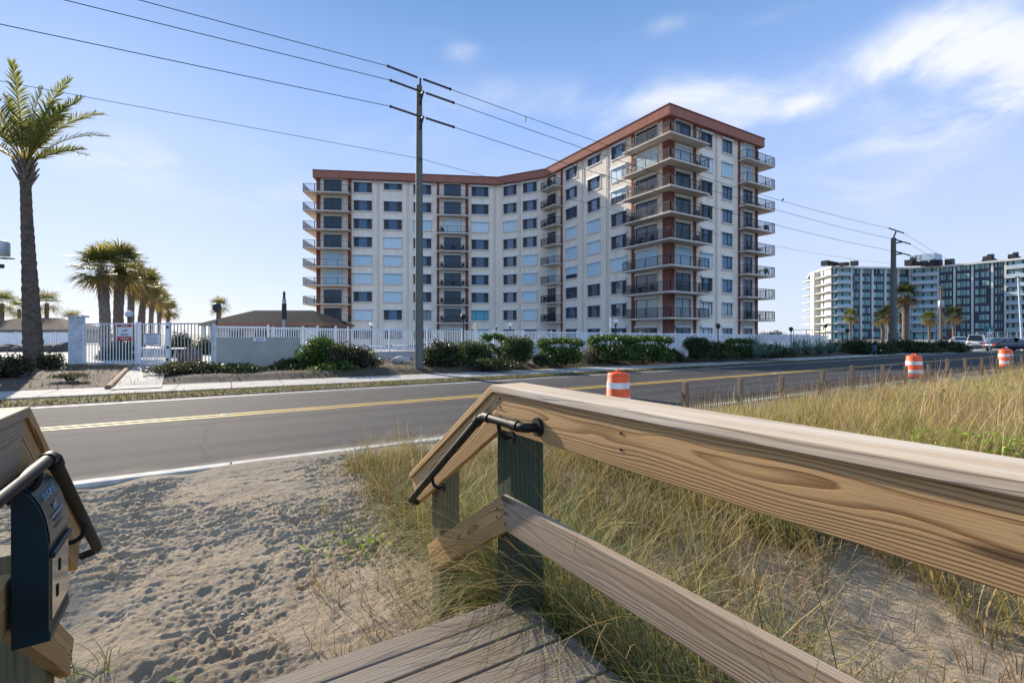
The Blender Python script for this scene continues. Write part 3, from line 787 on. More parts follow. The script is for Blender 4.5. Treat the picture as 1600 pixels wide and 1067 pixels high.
# ================================================================== dune grass, weeds
def tufts(centres, nb, L, w, cols, lean=.28, curl=1.2, spread=.07, seg=4):
    n = len(centres); k = RNG.poisson(nb, n).clip(3); idx = np.repeat(np.arange(n), k); N = len(idx)
    c = np.asarray(centres)[idx].copy(); an = RNG.random(N)*6.283; rr_ = np.sqrt(RNG.random(N))*spread
    c[:, 0] += np.cos(an)*rr_; c[:, 1] += np.sin(an)*rr_
    c[:, 2] = dune(c[:, 0], c[:, 1]) - .02
    sc = (.65+.7*RNG.random(n))[idx]
    ll = L*sc*(.45+.75*RNG.random(N)); ct = np.array(cols)[RNG.integers(0, len(cols), n)]*(.7+.6*RNG.random(n))[:, None]
    cc = (.55*ct[idx]+.45*np.array(cols)[RNG.integers(0, len(cols), N)])*(.75+.5*RNG.random(N))[:, None]
    wind = .5
    az = an + RNG.normal(0, .6, N)
    return blades(c, ll, w*(.6+.8*RNG.random(N)), az, np.abs(RNG.normal(lean*.5, lean, N)), np.abs(RNG.normal(curl, curl*.55, N)), cc, seg)
STRAW = [(.58,.43,.19), (.52,.37,.15), (.60,.49,.28), (.36,.27,.10), (.28,.27,.08), (.40,.24,.12)]
GREEN = [(.11,.16,.04), (.16,.20,.05), (.24,.23,.08), (.075,.11,.035), (.36,.29,.13)]
BROWN = [(.25,.16,.085), (.16,.095,.05), (.34,.25,.13), (.23,.085,.04), (.14,.12,.045), (.38,.30,.16)]
def scatter(n, s0, s1, t0, t1, dens=None):
    s = RNG.uniform(s0, s1, n); t = RNG.uniform(t0, t1, n)
    if dens is not None:
        k = RNG.random(n) < dens(s, t); s, t = s[k], t[k]
    return np.stack([s, t, np.zeros(len(s))], -1)
def off_walk(s, t): return np.where((s < 1.42) & (s > -.95), 0.0, 1.0)
G = []
# field to the right: thick and straw-coloured
G.append(tufts(scatter(3600, 4.0, 14, .4, 5.5, lambda s, t: sstep(3.4, 6.0, s+.35*t)*(.4+.6*(vnoise(s, t, .8, 9) > .40))), 24, .56, .0065, STRAW+GREEN[:3], .25, .9, .12, 4))
G.append(tufts(scatter(1300, 3.4, 24, 5.6, 7.15, lambda s, t: .45+.4*(vnoise(s, t, .9, 19) > .5)), 15, .19, .007, STRAW+GREEN[:3], .35, 1.0, .12, 3))
G.append(tufts(scatter(3000, 14, 44, -2, 5.6), 15, .60, .012, STRAW+GREEN[:2], .25, .85, .25, 3))
G.append(tufts(scatter(500, 5, 16, -6, .5), 20, .6, .008, STRAW+GREEN[:2], .25, .9, .15, 4))
# thin, ragged growth right behind the railing with bare sand between
G.append(tufts(scatter(1150, 1.45, 5.4, -.6, 5.5, lambda s, t: off_walk(s, t)*(.06+.94*(vnoise(s, t, 1.1, 12) > .61-.10*(t-1)+.06*(s-2)))), 19, .46, .0045, BROWN+GREEN[:4]+STRAW[:2], .42, 1.5, .09, 5))
G.append(tufts(scatter(720, 1.45, 4.8, 1.2, 7.0, lambda s, t: .12+.88*sstep(1.6, 3.0, t)), 18, .52, .0045, STRAW+BROWN+GREEN, .35, 1.4, .1, 5))
G.append(tufts(scatter(420, 1.45, 2.5, -.8, 2.6, lambda s, t: sstep(2.5, 1.7, s)), 20, .52, .0046, GREEN+BROWN[:4]+STRAW[:2], .42, 1.6, .09, 5))
G.append(tufts(scatter(300, 1.9, 5.5, -1.0, 2.4, lambda s, t: .6*(vnoise(s, t, 1.6, 61) > .5)), 13, .38, .0042, BROWN+BROWN[:3]+STRAW[:2], .5, 1.4, .10, 4))
# dead thatch lying between the clumps
G.append(tufts(scatter(1500, 1.5, 7, -1.0, 6.5, lambda s, t: (.05+.95*(vnoise(s, t, 1.3, 91) > .50-.04*t))*(1-.75*sstep(1.9, 2.6, s)*sstep(2.3, 1.5, t))), 13, .34, .0042, [(.36,.27,.16), (.28,.19,.11), (.44,.36,.23), (.22,.15,.09), (.30,.22,.15)], 1.15, .7, .16, 4))
G.append(tufts(scatter(240, 2.2, 6.0, -1.2, 2.8, lambda s, t: .05+.95*(vnoise(s, t, 1.2, 95) > .58)), 17, .46, .0046, BROWN+GREEN[:3]+STRAW[:3], .45, 1.4, .10, 5))
# flowering stems standing above the field
G.append(tufts(scatter(560, 5.5, 15, .8, 4.6, lambda s, t: (vnoise(s, t, .6, 71) > .45)*1.0), 7, .82, .007, [(.46,.29,.2), (.52,.38,.26), (.42,.25,.16), (.58,.46,.3)], .16, .55, .16, 5))
G.append(tufts(scatter(560, 15, 40, 0, 4.4, lambda s, t: (vnoise(s, t, .4, 72) > .45)*1.0), 6, .85, .012, [(.46,.29,.2), (.52,.38,.26), (.42,.25,.16), (.58,.46,.3)], .16, .55, .2, 4))
# the big clump at the corner posts
cl_ = np.concatenate([RNG.normal((1.62, 2.35, 0), (.16, .32, 0), (90, 3)), RNG.normal((1.66, 3.3, 0), (.24, .5, 0), (110, 3)), RNG.normal((1.75, 1.5, 0), (.2, .45, 0), (70, 3))])
cl_ = cl_[cl_[:, 0] > 1.44]
G.append(tufts(cl_, 18, .86, .0048, [(.15,.21,.05), (.20,.25,.065), (.10,.15,.04), (.26,.27,.09)]*2+STRAW[:3]+BROWN[:2], .32, 1.7, .07, 6))
# the fringe along the sand's right-hand side, towards the kerb
G.append(tufts(scatter(560, .9, 2.5, 3.4, 7.2, lambda s, t: .06+.94*sstep(1.3, 2.2, s+.12*(vnoise(s, t, 2, 41)-.5))), 17, .36, .0046, GREEN[:3]+STRAW+BROWN[:3], .5, 1.3, .1, 4))
G.append(tufts(scatter(100, .35, 1.3, 2.7, 4.6, lambda s, t: sstep(.3, 1.3, s)), 11, .26, .0035, BROWN+STRAW[:2], .7, 1.4, .12, 4))
G.append(tufts(scatter(26, -1.0, -.5, 2.5, 3.6), 8, .2, .004, GREEN[:3], .5, 1.1, .05, 4))
# long arching blades that lean across the rails and the deck
la = RNG.normal((1.55, 2.0, 0), (.05, .55, 0), (46, 3)); la[:, 0] = np.abs(la[:, 0]-1.46)+1.46
N = 460; ii = RNG.integers(0, len(la), N); c = la[ii]+RNG.normal(0, .03, (N, 3)); c[:, 2] = dune(c[:, 0], c[:, 1])
c[:, 0] = np.maximum(c[:, 0], 1.45)
G.append(blades(c, RNG.uniform(.8, 1.5, N), RNG.uniform(.003, .0055, N), RNG.normal(3.1, .8, N), RNG.uniform(.05, .3, N), RNG.uniform(.8, 2.2, N), np.array(GREEN+STRAW[:2]+BROWN[:2])[RNG.integers(0, 9, N)]*.8, 8))
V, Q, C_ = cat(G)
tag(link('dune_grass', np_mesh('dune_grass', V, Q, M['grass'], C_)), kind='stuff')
N = 260; c = np.stack([RNG.uniform(1.46, 1.9, N), RNG.uniform(-.6, 2.3, N)**1.0, np.zeros(N)], -1); c[:, 2] = dune(c[:, 0], c[:, 1])
gg = blades(c, RNG.uniform(1.0, 1.65, N), RNG.uniform(.003, .0055, N), RNG.normal(2.9, .5, N), RNG.uniform(.0, .28, N), RNG.uniform(.5, 1.5, N), np.array(GREEN[:2]+GREEN[3:4]+STRAW[:2]+BROWN[:1])[RNG.integers(0, 6, N)]*.75, 9)
V, Q, C_ = cat([(V, Q, C_), gg]); old = bpy.data.objects['dune_grass']; old.data = np_mesh('dune_grass', V, Q, M['grass'], C_)
# dry stalks and bits of straw lying on the trodden sand
N = 420; c = np.stack([RNG.uniform(-5, 2.2, N), RNG.uniform(2.4, 7.4, N), np.zeros(N)], -1); c = c[RNG.random(N) < .25+.75*sstep(-1, 1.5, c[:, 0])]; N = len(c); c[:, 2] = dune(c[:, 0], c[:, 1])+.022
V2, Q2, C2 = blades(c, RNG.uniform(.04, .22, N), RNG.uniform(.003, .006, N), RNG.random(N)*6.28, RNG.uniform(1.4, 1.6, N), RNG.normal(0, .25, N), np.array([(.22,.16,.09), (.34,.27,.15), (.12,.08,.05)])[RNG.integers(0, 3, N)], 3)
tag(link('dry_straw', np_mesh('dry_straw', V2, Q2, M['grass'], C2)), kind='stuff')
m = MB(); rs_ = random.Random(17)
for i in range(170):
    x, y = rs_.uniform(-5, 2.2), rs_.uniform(2.4, 7.3); z = float(dune(x, y))+.012; a = rs_.uniform(0, 6.28); r = rs_.uniform(.006, .018)
    m._add([(x+r*math.cos(a+k*1.57)*(1 if k % 2 else .6), y+r*math.sin(a+k*1.57)*(1 if k % 2 else .6), z) for k in range(4)]+[(x, y, z+r*.5)], [(0,1,4),(1,2,4),(2,3,4),(3,0,4)])
tag(m.build('shell_gravel', M['shell']), kind='stuff')
# broad-leaved green weeds: a bright patch in the field and one by the sloping rail
def weeds(pts, n, h, cols, size):
    c = np.asarray(pts)[RNG.integers(0, len(pts), n)] + RNG.normal(0, .16, (n, 3)); c[:, 2] = dune(c[:, 0], c[:, 1]) + RNG.random(n)*h
    d = unit(n); d[:, 2] = np.abs(d[:, 2])*.6; s = np.cross(d, unit(n)); s /= np.linalg.norm(s, axis=1)[:, None]
    L = size*(.5+RNG.random(n)); return quads(c, d, s, L, L*.42, np.array(cols)[RNG.integers(0, len(cols), n)]*(.6+.7*RNG.random(n))[:, None])
G = [weeds(RNG.normal((6.6, 1.75, 0), (.6, .35, 0), (14, 3)), 1500, .5, [(.22,.36,.04), (.30,.42,.07), (.16,.28,.04)], .06),
     weeds(RNG.normal((1.02, 4.4, 0), (.10, .22, 0), (7, 3)), 170, .16, [(.17,.28,.04), (.24,.34,.06)], .05),
     weeds(RNG.normal((13.5, 2.6, 0), (1.6, .8, 0), (14, 3)), 1200, .6, [(.22,.36,.04), (.30,.40,.06)], .08),
     weeds(np.array([(-.55, 2.75, 0), (-.45, 2.9, 0)]), 120, .1, [(.16,.3,.05), (.24,.36,.07)], .05)]
V, Q, C_ = cat(G); tag(link('weeds', np_mesh('weeds', V, Q, M['grass'], C_)), kind='stuff')
# short turf on the verge beyond the road
n = 15000; s = RNG.uniform(-16, 50, n); t = 16.72 + RNG.random(n)**1.2*(np.array([near_edge(v) for v in s])-16.75)
b = np.stack([s, t, np.full(n, .01)], -1)
b2 = b[:1]*0 + np.stack([RNG.uniform(2, 40, 5200), 0*np.zeros(5200), np.full(5200, .04)], -1)
b2[:, 1] = np.array([near_edge(v)+2.34 for v in b2[:, 0]]) + RNG.random(5200)**2*2.2
b2[:, 2] = [bed_z(v[0], v[1])-.01 for v in b2]
b = np.concatenate([b, b2]); n = len(b)
V, Q, C_ = blades(b, RNG.uniform(.04, .13, n), RNG.uniform(.012, .03, n), RNG.random(n)*6.28, RNG.uniform(0, .6, n), RNG.uniform(0, 1, n), np.array([(.15,.14,.045), (.24,.19,.07), (.10,.115,.035), (.29,.22,.10)])[RNG.integers(0, 4, n)], 2)
n = 9000; s = RNG.uniform(-16, 46, n); t = np.array([near_edge(v)+2.4 for v in s]) + RNG.random(n)*np.where(s > -.5, 8.0, 11.0); k = (t < np.where(s > -.5, 29.2, 29.2-(s+.6)*.9)) & (vnoise(s, t, .9, 81) > .38); s, t = s[k], t[k]; n = len(s)
b = np.stack([s, t, np.array([bed_z(u, v) for u, v in zip(s, t)])], -1)
V3, Q3, C3 = blades(b, RNG.uniform(.08, .34, n), RNG.uniform(.012, .035, n), RNG.random(n)*6.28, RNG.uniform(.1, 1.5, n), RNG.uniform(0, 1, n), np.array([(.20,.15,.085), (.28,.21,.11), (.13,.10,.05), (.12,.13,.045), (.33,.27,.16)])[RNG.integers(0, 5, n)], 2)
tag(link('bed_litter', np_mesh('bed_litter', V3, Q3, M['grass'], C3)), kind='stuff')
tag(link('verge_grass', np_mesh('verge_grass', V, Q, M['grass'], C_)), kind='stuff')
# ================================================================== the curved apartment block across the road
FL0 = 3.62; FH = 2.77; ROOF = 26.35; BAND = 25.30
def fz(k): return FL0 + FH*k                       # floor level of storey k (0 = first above the ground floor)
pA = Vector((11.2, 75.5)); pB = Vector((36.2, 64.3)); pC = Vector((40.6, 57.2)); pD = Vector((40.6, 34.6)); pE = Vector((56.9, 34.6))
pF = Vector((56.9, 60.0)); pG = Vector((45.0, 78.0)); pH = Vector((17.2, 89.5))
apt = thing('apartment_building', 'nine-storey cream apartment block with a terracotta roof band and stacked balconies', 'building')
def facing(P0, P1):
    d = (P1-P0); L = d.length; d = d/L; return d, Vector((d.y, -d.x)), L, math.atan2(d.y, d.x)
def hit(px, P0, P1):
    """distance along the wall P0-P1 at which the line of sight through column PX meets it"""
    r = ray(px); d, n, L, a = facing(P0, P1)
    den = r.x*d.y - r.y*d.x
    k = (P0.x*d.y - P0.y*d.x)/den; q = Vector((r.x*k, r.y*k)); return (q-P0).dot(d)
def holed(mb, P0, P1, z0, z1, holes, dep=.16):
    d, n, L, a = facing(P0, P1)
    us = sorted({0.0, L} | {h[0] for h in holes} | {h[1] for h in holes}); zs = sorted({z0, z1} | {h[2] for h in holes} | {h[3] for h in holes})
    pt = lambda u, z, o=0.0: (P0.x+d.x*u-n.x*o, P0.y+d.y*u-n.y*o, z)
    for i in range(len(us)-1):
        for j in range(len(zs)-1):
            u = (us[i]+us[i+1])/2; z = (zs[j]+zs[j+1])/2
            if any(h[0] < u < h[1] and h[2] < z < h[3] for h in holes): continue
            mb.quad(pt(us[i], zs[j]), pt(us[i+1], zs[j]), pt(us[i+1], zs[j+1]), pt(us[i], zs[j+1]))
    for u0, u1, a0, a1 in holes:
        mb.quad(pt(u0,a0), pt(u0,a0,dep), pt(u0,a1,dep), pt(u0,a1)); mb.quad(pt(u1,a0,dep), pt(u1,a0), pt(u1,a1), pt(u1,a1,dep))
        mb.quad(pt(u0,a0), pt(u1,a0), pt(u1,a0,dep), pt(u0,a0,dep)); mb.quad(pt(u0,a1,dep), pt(u1,a1,dep), pt(u1,a1), pt(u0,a1))
MESH = {}
def frame_mesh(w, h, divs, t=.06, mat=None):
    key = ('f', round(w,2), round(h,2), tuple(divs), mat)
    if key not in MESH:
        m = MB()
        m.box(-w/2, w/2, .03, .10, 0, t); m.box(-w/2, w/2, .03, .10, h-t, h); m.box(-w/2, -w/2+t, .031, .099, t, h-t); m.box(w/2-t, w/2, .031, .099, t, h-t)
        for f in divs: x = -w/2 + f*w; m.box(x-t*.5, x+t*.5, .032, .098, t, h-t)
        MESH[key] = m.mesh('window_frame', M[mat or 'frame'])
    return MESH[key]
def pane_mesh(w, h, kind, divs):
    key = ('p', round(w,2), round(h,2), kind, tuple(divs))
    if key not in MESH:
        m = MB()
        if kind == 'glass' and len(divs) == 2:          # side lights are screened and darker, the middle light reflects
            xs = [-w/2, -w/2+divs[0]*w, -w/2+divs[1]*w, w/2]
            for i in range(3):
                m.mi = 1 if i != 1 else 0
                m.quad((xs[i], .07, 0), (xs[i+1], .07, 0), (xs[i+1], .07, h), (xs[i], .07, h))
            MESH[key] = m.mesh('pane', [M['glass'], M['screen']])
        else:
            m.quad((-w/2, .07, 0), (w/2, .07, 0), (w/2, .07, h), (-w/2, .07, h)); MESH[key] = m.mesh('pane', M[kind])
    return MESH[key]
def shutter_mesh(w, h, full):
    key = ('s', round(w,2), round(h,2), full)
    if key not in MESH:
        m = MB(); hh = h*full; m.box(-w/2+.02, w/2-.02, -.03, .02, h-hh, h-.01)
        for f in (.33, .67): m.box(-w/2+f*w-.02, -w/2+f*w+.02, -.045, -.03, h-hh, h-.01)
        MESH[key] = m.mesh('roll_shutter', M['shutter'])
    return MESH[key]
def box_mesh(w):
    key = ('b', round(w,2))
    if key not in MESH: m = MB(); m.box(-w/2-.10, w/2+.10, -.22, -.005, 0, .24); MESH[key] = m.mesh('shutter_box', M['shutbox'])
    return MESH[key]
def casing_mesh(w, h):
    key = ('c', round(w,2), round(h,2))
    if key not in MESH:
        m = MB(); b = .14
        m.box(-w/2-b, -w/2, -.05, -.004, -b, h); m.box(w/2, w/2+b, -.05, -.004, -b, h); m.box(-w/2, w/2, -.051, -.0045, -b, 0); m.box(-w/2-b-.03, w/2+b+.03, -.09, -.0525, -b-.04, -b+.04)
        MESH[key] = m.mesh('casing', M['casing'])
    return MESH[key]
def opening(parent, name, P0, P1, u, z, w, h, state, divs):
    d, n, L, a = facing(P0, P1)
    o = link(name, frame_mesh(w, h, divs, mat='frame'), parent, (P0.x+d.x*u, P0.y+d.y*u, z), (0, 0, a))
    kind = {'W': 'glass', 'D': 'glass_door', 'C': 'glass_cyan', 'P': 'glass_pale'}.get(state, 'glass_door')
    if state not in 'S': link('pane', pane_mesh(w, h, kind, divs), o)
    if state in 'SHT': link('roll_shutter', shutter_mesh(w, h, {'S': 1.0, 'H': .62, 'T': .45}[state]), o)
    b = link('shutter_box', box_mesh(w), o); b.location = (0, 0, h)
    c = link('casing', casing_mesh(w, h), o)
    return o
wall = MB()
holesAB, holesBC, holesCD, holesDE = [], [], [], []
SEG = {'AB': (pA, pB, holesAB), 'BC': (pB, pC, holesBC), 'CD': (pC, pD, holesCD), 'DE': (pD, pE, holesDE)}
def column(seg, px, w, states, divs=(.26, .74), ground='W'):
    P0, P1, H = SEG[seg]; u = hit(px, P0, P1); n = len(states)
    for i, s in enumerate(states):                 # listed from the top storey down
        k = n-1-i; hh = 1.5; zz = fz(k)+.42
        if s == 'w': hh = .95; zz = fz(k)+.97; s = 'W'
        H.append((u-w/2, u+w/2, zz, zz+hh)); opening(apt, 'window', P0, P1, u, zz, w, hh, s, divs)
    if ground: H.append((u-w/2, u+w/2, 1.15, 2.55)); opening(apt, 'window', P0, P1, u, 1.15, w, 1.4, ground, divs)
def doors(seg, px, w, states, off=0.0):
    P0, P1, H = SEG[seg]; u = hit(px, P0, P1); n = len(states)
    for i, s in enumerate(states):
        k = n-1-i; zz = fz(k)+.06; hh = 2.12
        H.append((u-w/2, u+w/2, zz, zz+hh)); opening(apt, 'balcony_door', P0, P1, u, zz, w, hh, s, (.5,))
    H.append((u-w/2, u+w/2, .45, 2.55)); opening(apt, 'patio_door', P0, P1, u, .45, w, 2.1, 'D', (.5,))
    return u
u0 = doors('AB', 520, 2.6, 'DDDDSSDD')
column('AB', 567, 2.7, 'WWWWSSWS', ground='W'); column('AB', 614, 2.7, 'wWWSSSSW', ground='W'); column('AB', 660, 2.7, 'WWSWWWWP', ground='D')
u1 = doors('AB', 707, 2.6, 'DDSDDDDD')
column('AB', 750, 2.65, 'WWSWWWWC', ground='C')
column('BC', 793, 2.3, 'WWSWWWWW') if False else None
column('BC', 797, 2.3, 'WWSWWWWW', ground='W'); column('BC', 828, 2.3, 'WWWWSSSS', ground='P')
u2 = doors('CD', 861, 2.4, 'DDDDSSDD')
column('CD', 893, 2.5, 'WWWSSHWW'); column('CD', 928, 2.4, 'wWWSSSWW', ground='W'); column('CD', 967, 2.6, 'WSTWWSWW')
u3 = doors('CD', 1010, 3.2, 'DSDDDSDP')
u4 = doors('DE', 1067, 2.5, 'DSDDDSDP')
column('DE', 1104, 2.0, 'WSWWWSWP', ground='P'); column('DE', 1136, 1.9, 'WSWWWWWP', (.6,), ground='W')
u5 = doors('DE', 1168, 1.9, 'SSDDDDDD')
for nm, (P0, P1, H) in SEG.items(): holed(wall, P0, P1, .02, BAND+.3, H)
wb = [pE, pF, pG, pH, pA]
for i in range(4):
    a, b = wb[i], wb[i+1]; wall.quad((a.x,a.y,.02), (b.x,b.y,.02), (b.x,b.y,BAND+.3), (a.x,a.y,BAND+.3))
wall.poly([(p.x, p.y, BAND+.28) for p in (pA, pB, pC, pD, pE, pF, pG, pH)])
wo = wall.build('wall', M['cream'], apt)
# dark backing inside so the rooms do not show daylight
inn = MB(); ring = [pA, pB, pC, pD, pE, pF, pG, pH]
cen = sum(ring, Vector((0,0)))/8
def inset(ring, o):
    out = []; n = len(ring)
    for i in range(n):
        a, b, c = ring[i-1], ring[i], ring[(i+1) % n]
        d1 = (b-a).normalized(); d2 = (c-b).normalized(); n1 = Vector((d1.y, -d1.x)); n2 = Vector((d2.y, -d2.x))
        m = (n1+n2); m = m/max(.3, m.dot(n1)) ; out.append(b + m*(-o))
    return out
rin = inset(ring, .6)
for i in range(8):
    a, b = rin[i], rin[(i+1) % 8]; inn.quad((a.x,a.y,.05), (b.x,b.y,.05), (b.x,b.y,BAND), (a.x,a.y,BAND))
inn.build('dark_backing', M['dark_metal'], apt)
# roof: overhanging terracotta band
ro = inset(ring, -.6); rin2 = inset(ring, .1)
m = MB(); n = 8
for i in range(n):
    a, b = ro[i], ro[(i+1) % n]; c, d = rin2[i], rin2[(i+1) % n]
    m.quad((a.x,a.y,BAND), (b.x,b.y,BAND), (b.x,b.y,ROOF), (a.x,a.y,ROOF)); m.quad((d.x,d.y,BAND), (b.x,b.y,BAND), (a.x,a.y,BAND), (c.x,c.y,BAND))
m.poly([(p.x, p.y, ROOF) for p in ro])
rf = m.build('roof', M['terra'], apt)
m = MB(); q = inset(ring, -.66)
for i in range(n):
    a, b = q[i], q[(i+1) % n]; c, d = ro[i], ro[(i+1) % n]
    m.quad((a.x,a.y,ROOF-.02), (b.x,b.y,ROOF-.02), (b.x,b.y,ROOF+.10), (a.x,a.y,ROOF+.10)); m.quad((a.x,a.y,ROOF+.1), (b.x,b.y,ROOF+.1), (d.x,d.y,ROOF+.1), (c.x,c.y,ROOF+.1))
    m.quad((c.x,c.y,ROOF-.02), (d.x,d.y,ROOF-.02), (b.x,b.y,ROOF-.02), (a.x,a.y,ROOF-.02))
m.build('coping', M['redcol'], rf)
rb = MB(); cc = W(697, D=80); rb.box(cc.x-.9, cc.x+.9, cc.y-.9, cc.y+.9, ROOF, ROOF+1.3); rb.build('roof_hatch', M['terra'], rf)
# narrow raised joints and the red columns
def strip(seg, px, w, mat, out, name, z0=.03, z1=BAND-.01):
    P0, P1, H = SEG[seg]; d, nn, L, a = facing(P0, P1); u = hit(px, P0, P1); m = MB(); m.box(-w/2, w/2, -out, -.003, z0, z1)
    return m.build(name, M[mat], apt, (P0.x+d.x*u, P0.y+d.y*u, 0), (0, 0, a))
for seg, px in (('AB', 591), ('AB', 637), ('AB', 735), ('AB', 773), ('BC', 812), ('CD', 911), ('CD', 949), ('DE', 1119)):
    strip(seg, px-1.2, .10, 'casing', .07, 'wall_joint'); strip(seg, px+1.2, .10, 'casing', .07, 'wall_joint')
for seg, px, w in (('AB', 497.5, .55), ('AB', 546.5, .5), ('AB', 684.5, .35), ('AB', 729.5, .45), ('CD', 878, .4), ('CD', 990, .55), ('DE', 1085, .42), ('DE', 1154.5, .4), ('DE', 1181.5, .45)):
    strip(seg, px, w, 'redcol', .10, 'column')
m = MB(); m.box(pD.x-.14, pD.x+.75, pD.y-.13, pD.y+.75, .03, BAND-.01); m.build('column', M['redcol'], apt)

# balconies: slab with a railing of thin pickets along the open edges
def balcony(outline, k, edges, name='balcony', post_every=1.7):
    z = fz(k); m = MB(); m.prism(outline, z-.18, z); s = m.build(name, M['slab'], apt)
    r = MB()
    for (a, b) in edges:
        a = Vector(a); b = Vector(b); d = b-a; L = d.length; d = d/L; ang = math.atan2(d.y, d.x); mt = Matrix.Translation((a.x, a.y, z)) @ Matrix.Rotation(ang, 4, 'Z')
        r.box(0, L, -.025, .025, 1.02, 1.07, mt); r.box(0, L, -.02, .02, .09, .13, mt)
        np_ = max(2, int(L/.13)); ne = max(1, round(L/post_every))
        for i in range(np_+1): x = L*i/np_; r.box(x-.011, x+.011, -.011, .011, .13, 1.02, mt)
        for i in range(ne+1): x = L*i/ne; r.box(x-.03, x+.03, -.03, .03, .0, 1.02, mt)
    r.build('railing', M['rail'], s); return s
BAL = {}
def pt(P0, P1, u, o):
    d, n, L, a = facing(P0, P1); q = P0 + d*u + n*o; return (q.x, q.y)
def inwards(p, q, r): return p
dAB, nAB, LAB, aAB = facing(pA, pB); dCD, nCD, LCD, aCD = facing(pC, pD); dDE, nDE, LDE, aDE = facing(pD, pE)
uL = hit(549, pA, pB)
for k in range(8):
    # left end, wrapping round the corner
    o = [pt(pA,pB,-1.75,1.5), pt(pA,pB,uL,1.5), pt(pA,pB,uL,.003), pt(pA,pB,-.003,.003), pt(pA,pB,-.003,-5.5), pt(pA,pB,-1.75,-5.5)]
    e = .06
    balcony(o, k, [(pt(pA,pB,-1.75+e,-5.5+e), pt(pA,pB,-1.75+e,1.5-e)), (pt(pA,pB,-1.75+e,1.5-e), pt(pA,pB,uL-e,1.5-e)), (pt(pA,pB,uL-e,1.5-e), pt(pA,pB,uL-e,.02))])
    # straight stack
    a, b = hit(683, pA, pB), hit(731.5, pA, pB)
    balcony([pt(pA,pB,a,1.1), pt(pA,pB,b,1.1), pt(pA,pB,b,.003), pt(pA,pB,a,.003)], k, [(pt(pA,pB,a+e,.02), pt(pA,pB,a+e,1.1-e)), (pt(pA,pB,a+e,1.1-e), pt(pA,pB,b-e,1.1-e)), (pt(pA,pB,b-e,1.1-e), pt(pA,pB,b-e,.02))])
    # inner corner stack on the long side of the right wing
    a, b = .25, hit(879, pC, pD)
    balcony([pt(pC,pD,a,1.5), pt(pC,pD,b,1.5), pt(pC,pD,b,.003), pt(pC,pD,a,.003)], k, [(pt(pC,pD,a+e,.02), pt(pC,pD,a+e,1.5-e)), (pt(pC,pD,a+e,1.5-e), pt(pC,pD,b-e,1.5-e)), (pt(pC,pD,b-e,1.5-e), pt(pC,pD,b-e,.02))])
    # the street corner, wrapping both faces
    a = hit(989, pC, pD) - .3; b = hit(1087, pD, pE) + .5; w = 1.45
    o = [pt(pC,pD,a,.003), pt(pC,pD,a,w), (pD.x-w, pD.y-w), pt(pD,pE,b,w), pt(pD,pE,b,.003), (pD.x-.003, pD.y-.003)]
    balcony(o[::1], k, [(pt(pC,pD,a+e,.02), pt(pC,pD,a+e,w-e)), (pt(pC,pD,a+e,w-e), (pD.x-w+e, pD.y-w+e)), ((pD.x-w+e, pD.y-w+e), pt(pD,pE,b-e,w-e)), (pt(pD,pE,b-e,w-e), pt(pD,pE,b-e,.02))])
    # right end
    a = hit(1153, pD, pE)
    o = [pt(pD,pE,a,1.2), pt(pD,pE,LDE+1.9,1.2), pt(pD,pE,LDE+1.9,-4.5), pt(pD,pE,LDE+.003,-4.5), pt(pD,pE,LDE+.003,.003), pt(pD,pE,a,.003)]
    balcony(o, k, [(pt(pD,pE,a+e,.02), pt(pD,pE,a+e,1.2-e)), (pt(pD,pE,a+e,1.2-e), pt(pD,pE,LDE+1.9-e,1.2-e)), (pt(pD,pE,LDE+1.9-e,1.2-e), pt(pD,pE,LDE+1.9-e,-4.5+e))])

# chairs and tables standing on the balconies
def chair_mesh():
    m = MB()
    for x in (-.22, .22):
        m.tube([(x, -.24, 0), (x, -.22, .62), (x, .2, .62)], .018, 5); m.tube([(x, .24, 0), (x, .18, .42), (x, .34, .98)], .018, 5)
    m.box(-.24, .24, -.24, .22, .40, .43); mt = Matrix.Translation((0, .2, .43)) @ Matrix.Rotation(R(-14), 4, 'X'); m.box(-.22, .22, -.012, .012, 0, .56, mt)
    return m.mesh('balcony_chair', M['dark_metal'])
def table_mesh():
    m = MB(); m.lathe([(.42, .68), (.43, .70), (.42, .72)], 18); m.tube([(0,0,0), (0,0,.68)], .03, 8); m.lathe([(.25, 0), (.24, .03)], 14); return m.mesh('balcony_table', M['dark_metal'])
CH, TB = chair_mesh(), table_mesh()
ORD = ['lowest', 'second lowest', 'third lowest', 'fourth lowest', 'fourth highest', 'third highest', 'second highest', 'highest']
STK = {'L': 'left-end stack', 'M': 'middle stack of the left wing', 'I': 'stack at the inner bend', 'K': 'big street-corner stack', 'T': 'right-end stack'}
def furn(stack, k, what, P0, P1, u, o, rz):
    q = pt(P0, P1, u, o); d, n, L, a = facing(P0, P1)
    ob = link('balcony_chair' if what == 'c' else 'balcony_table', CH if what == 'c' else TB, None, (q[0], q[1], fz(k)+.002), (0, 0, a+rz))
    tag(ob, 'dark patio %s on the %s balcony, %s' % ('chair' if what == 'c' else 'table', ORD[k], STK[stack]), 'chair' if what == 'c' else 'table', 'furniture on the apartment balconies')
for k in (5, 4, 3, 2, 1, 0): 
    for u, rz in ((u1-1.5, .5), (u1+1.5, -.5)):
        if k != 5 or u < u1: furn('M', k, 'c', pA, pB, u, .5, rz)
for k in (4, 2): furn('M', k, 't', pA, pB, u1+.1, .55, 0)
for k in (7, 6, 5, 1, 0): furn('I', k, 'c', pC, pD, u2-.9, .7, .4); 
for k in (6, 0): furn('I', k, 't', pC, pD, u2+.4, .75, 0)
for k in (7, 5, 4, 3, 1): furn('K', k, 'c', pC, pD, u3+1.4, .75, .3)
for k in (6, 4, 3, 1): furn('K', k, 'c', pC, pD, u3-1.6, .7, -.3)
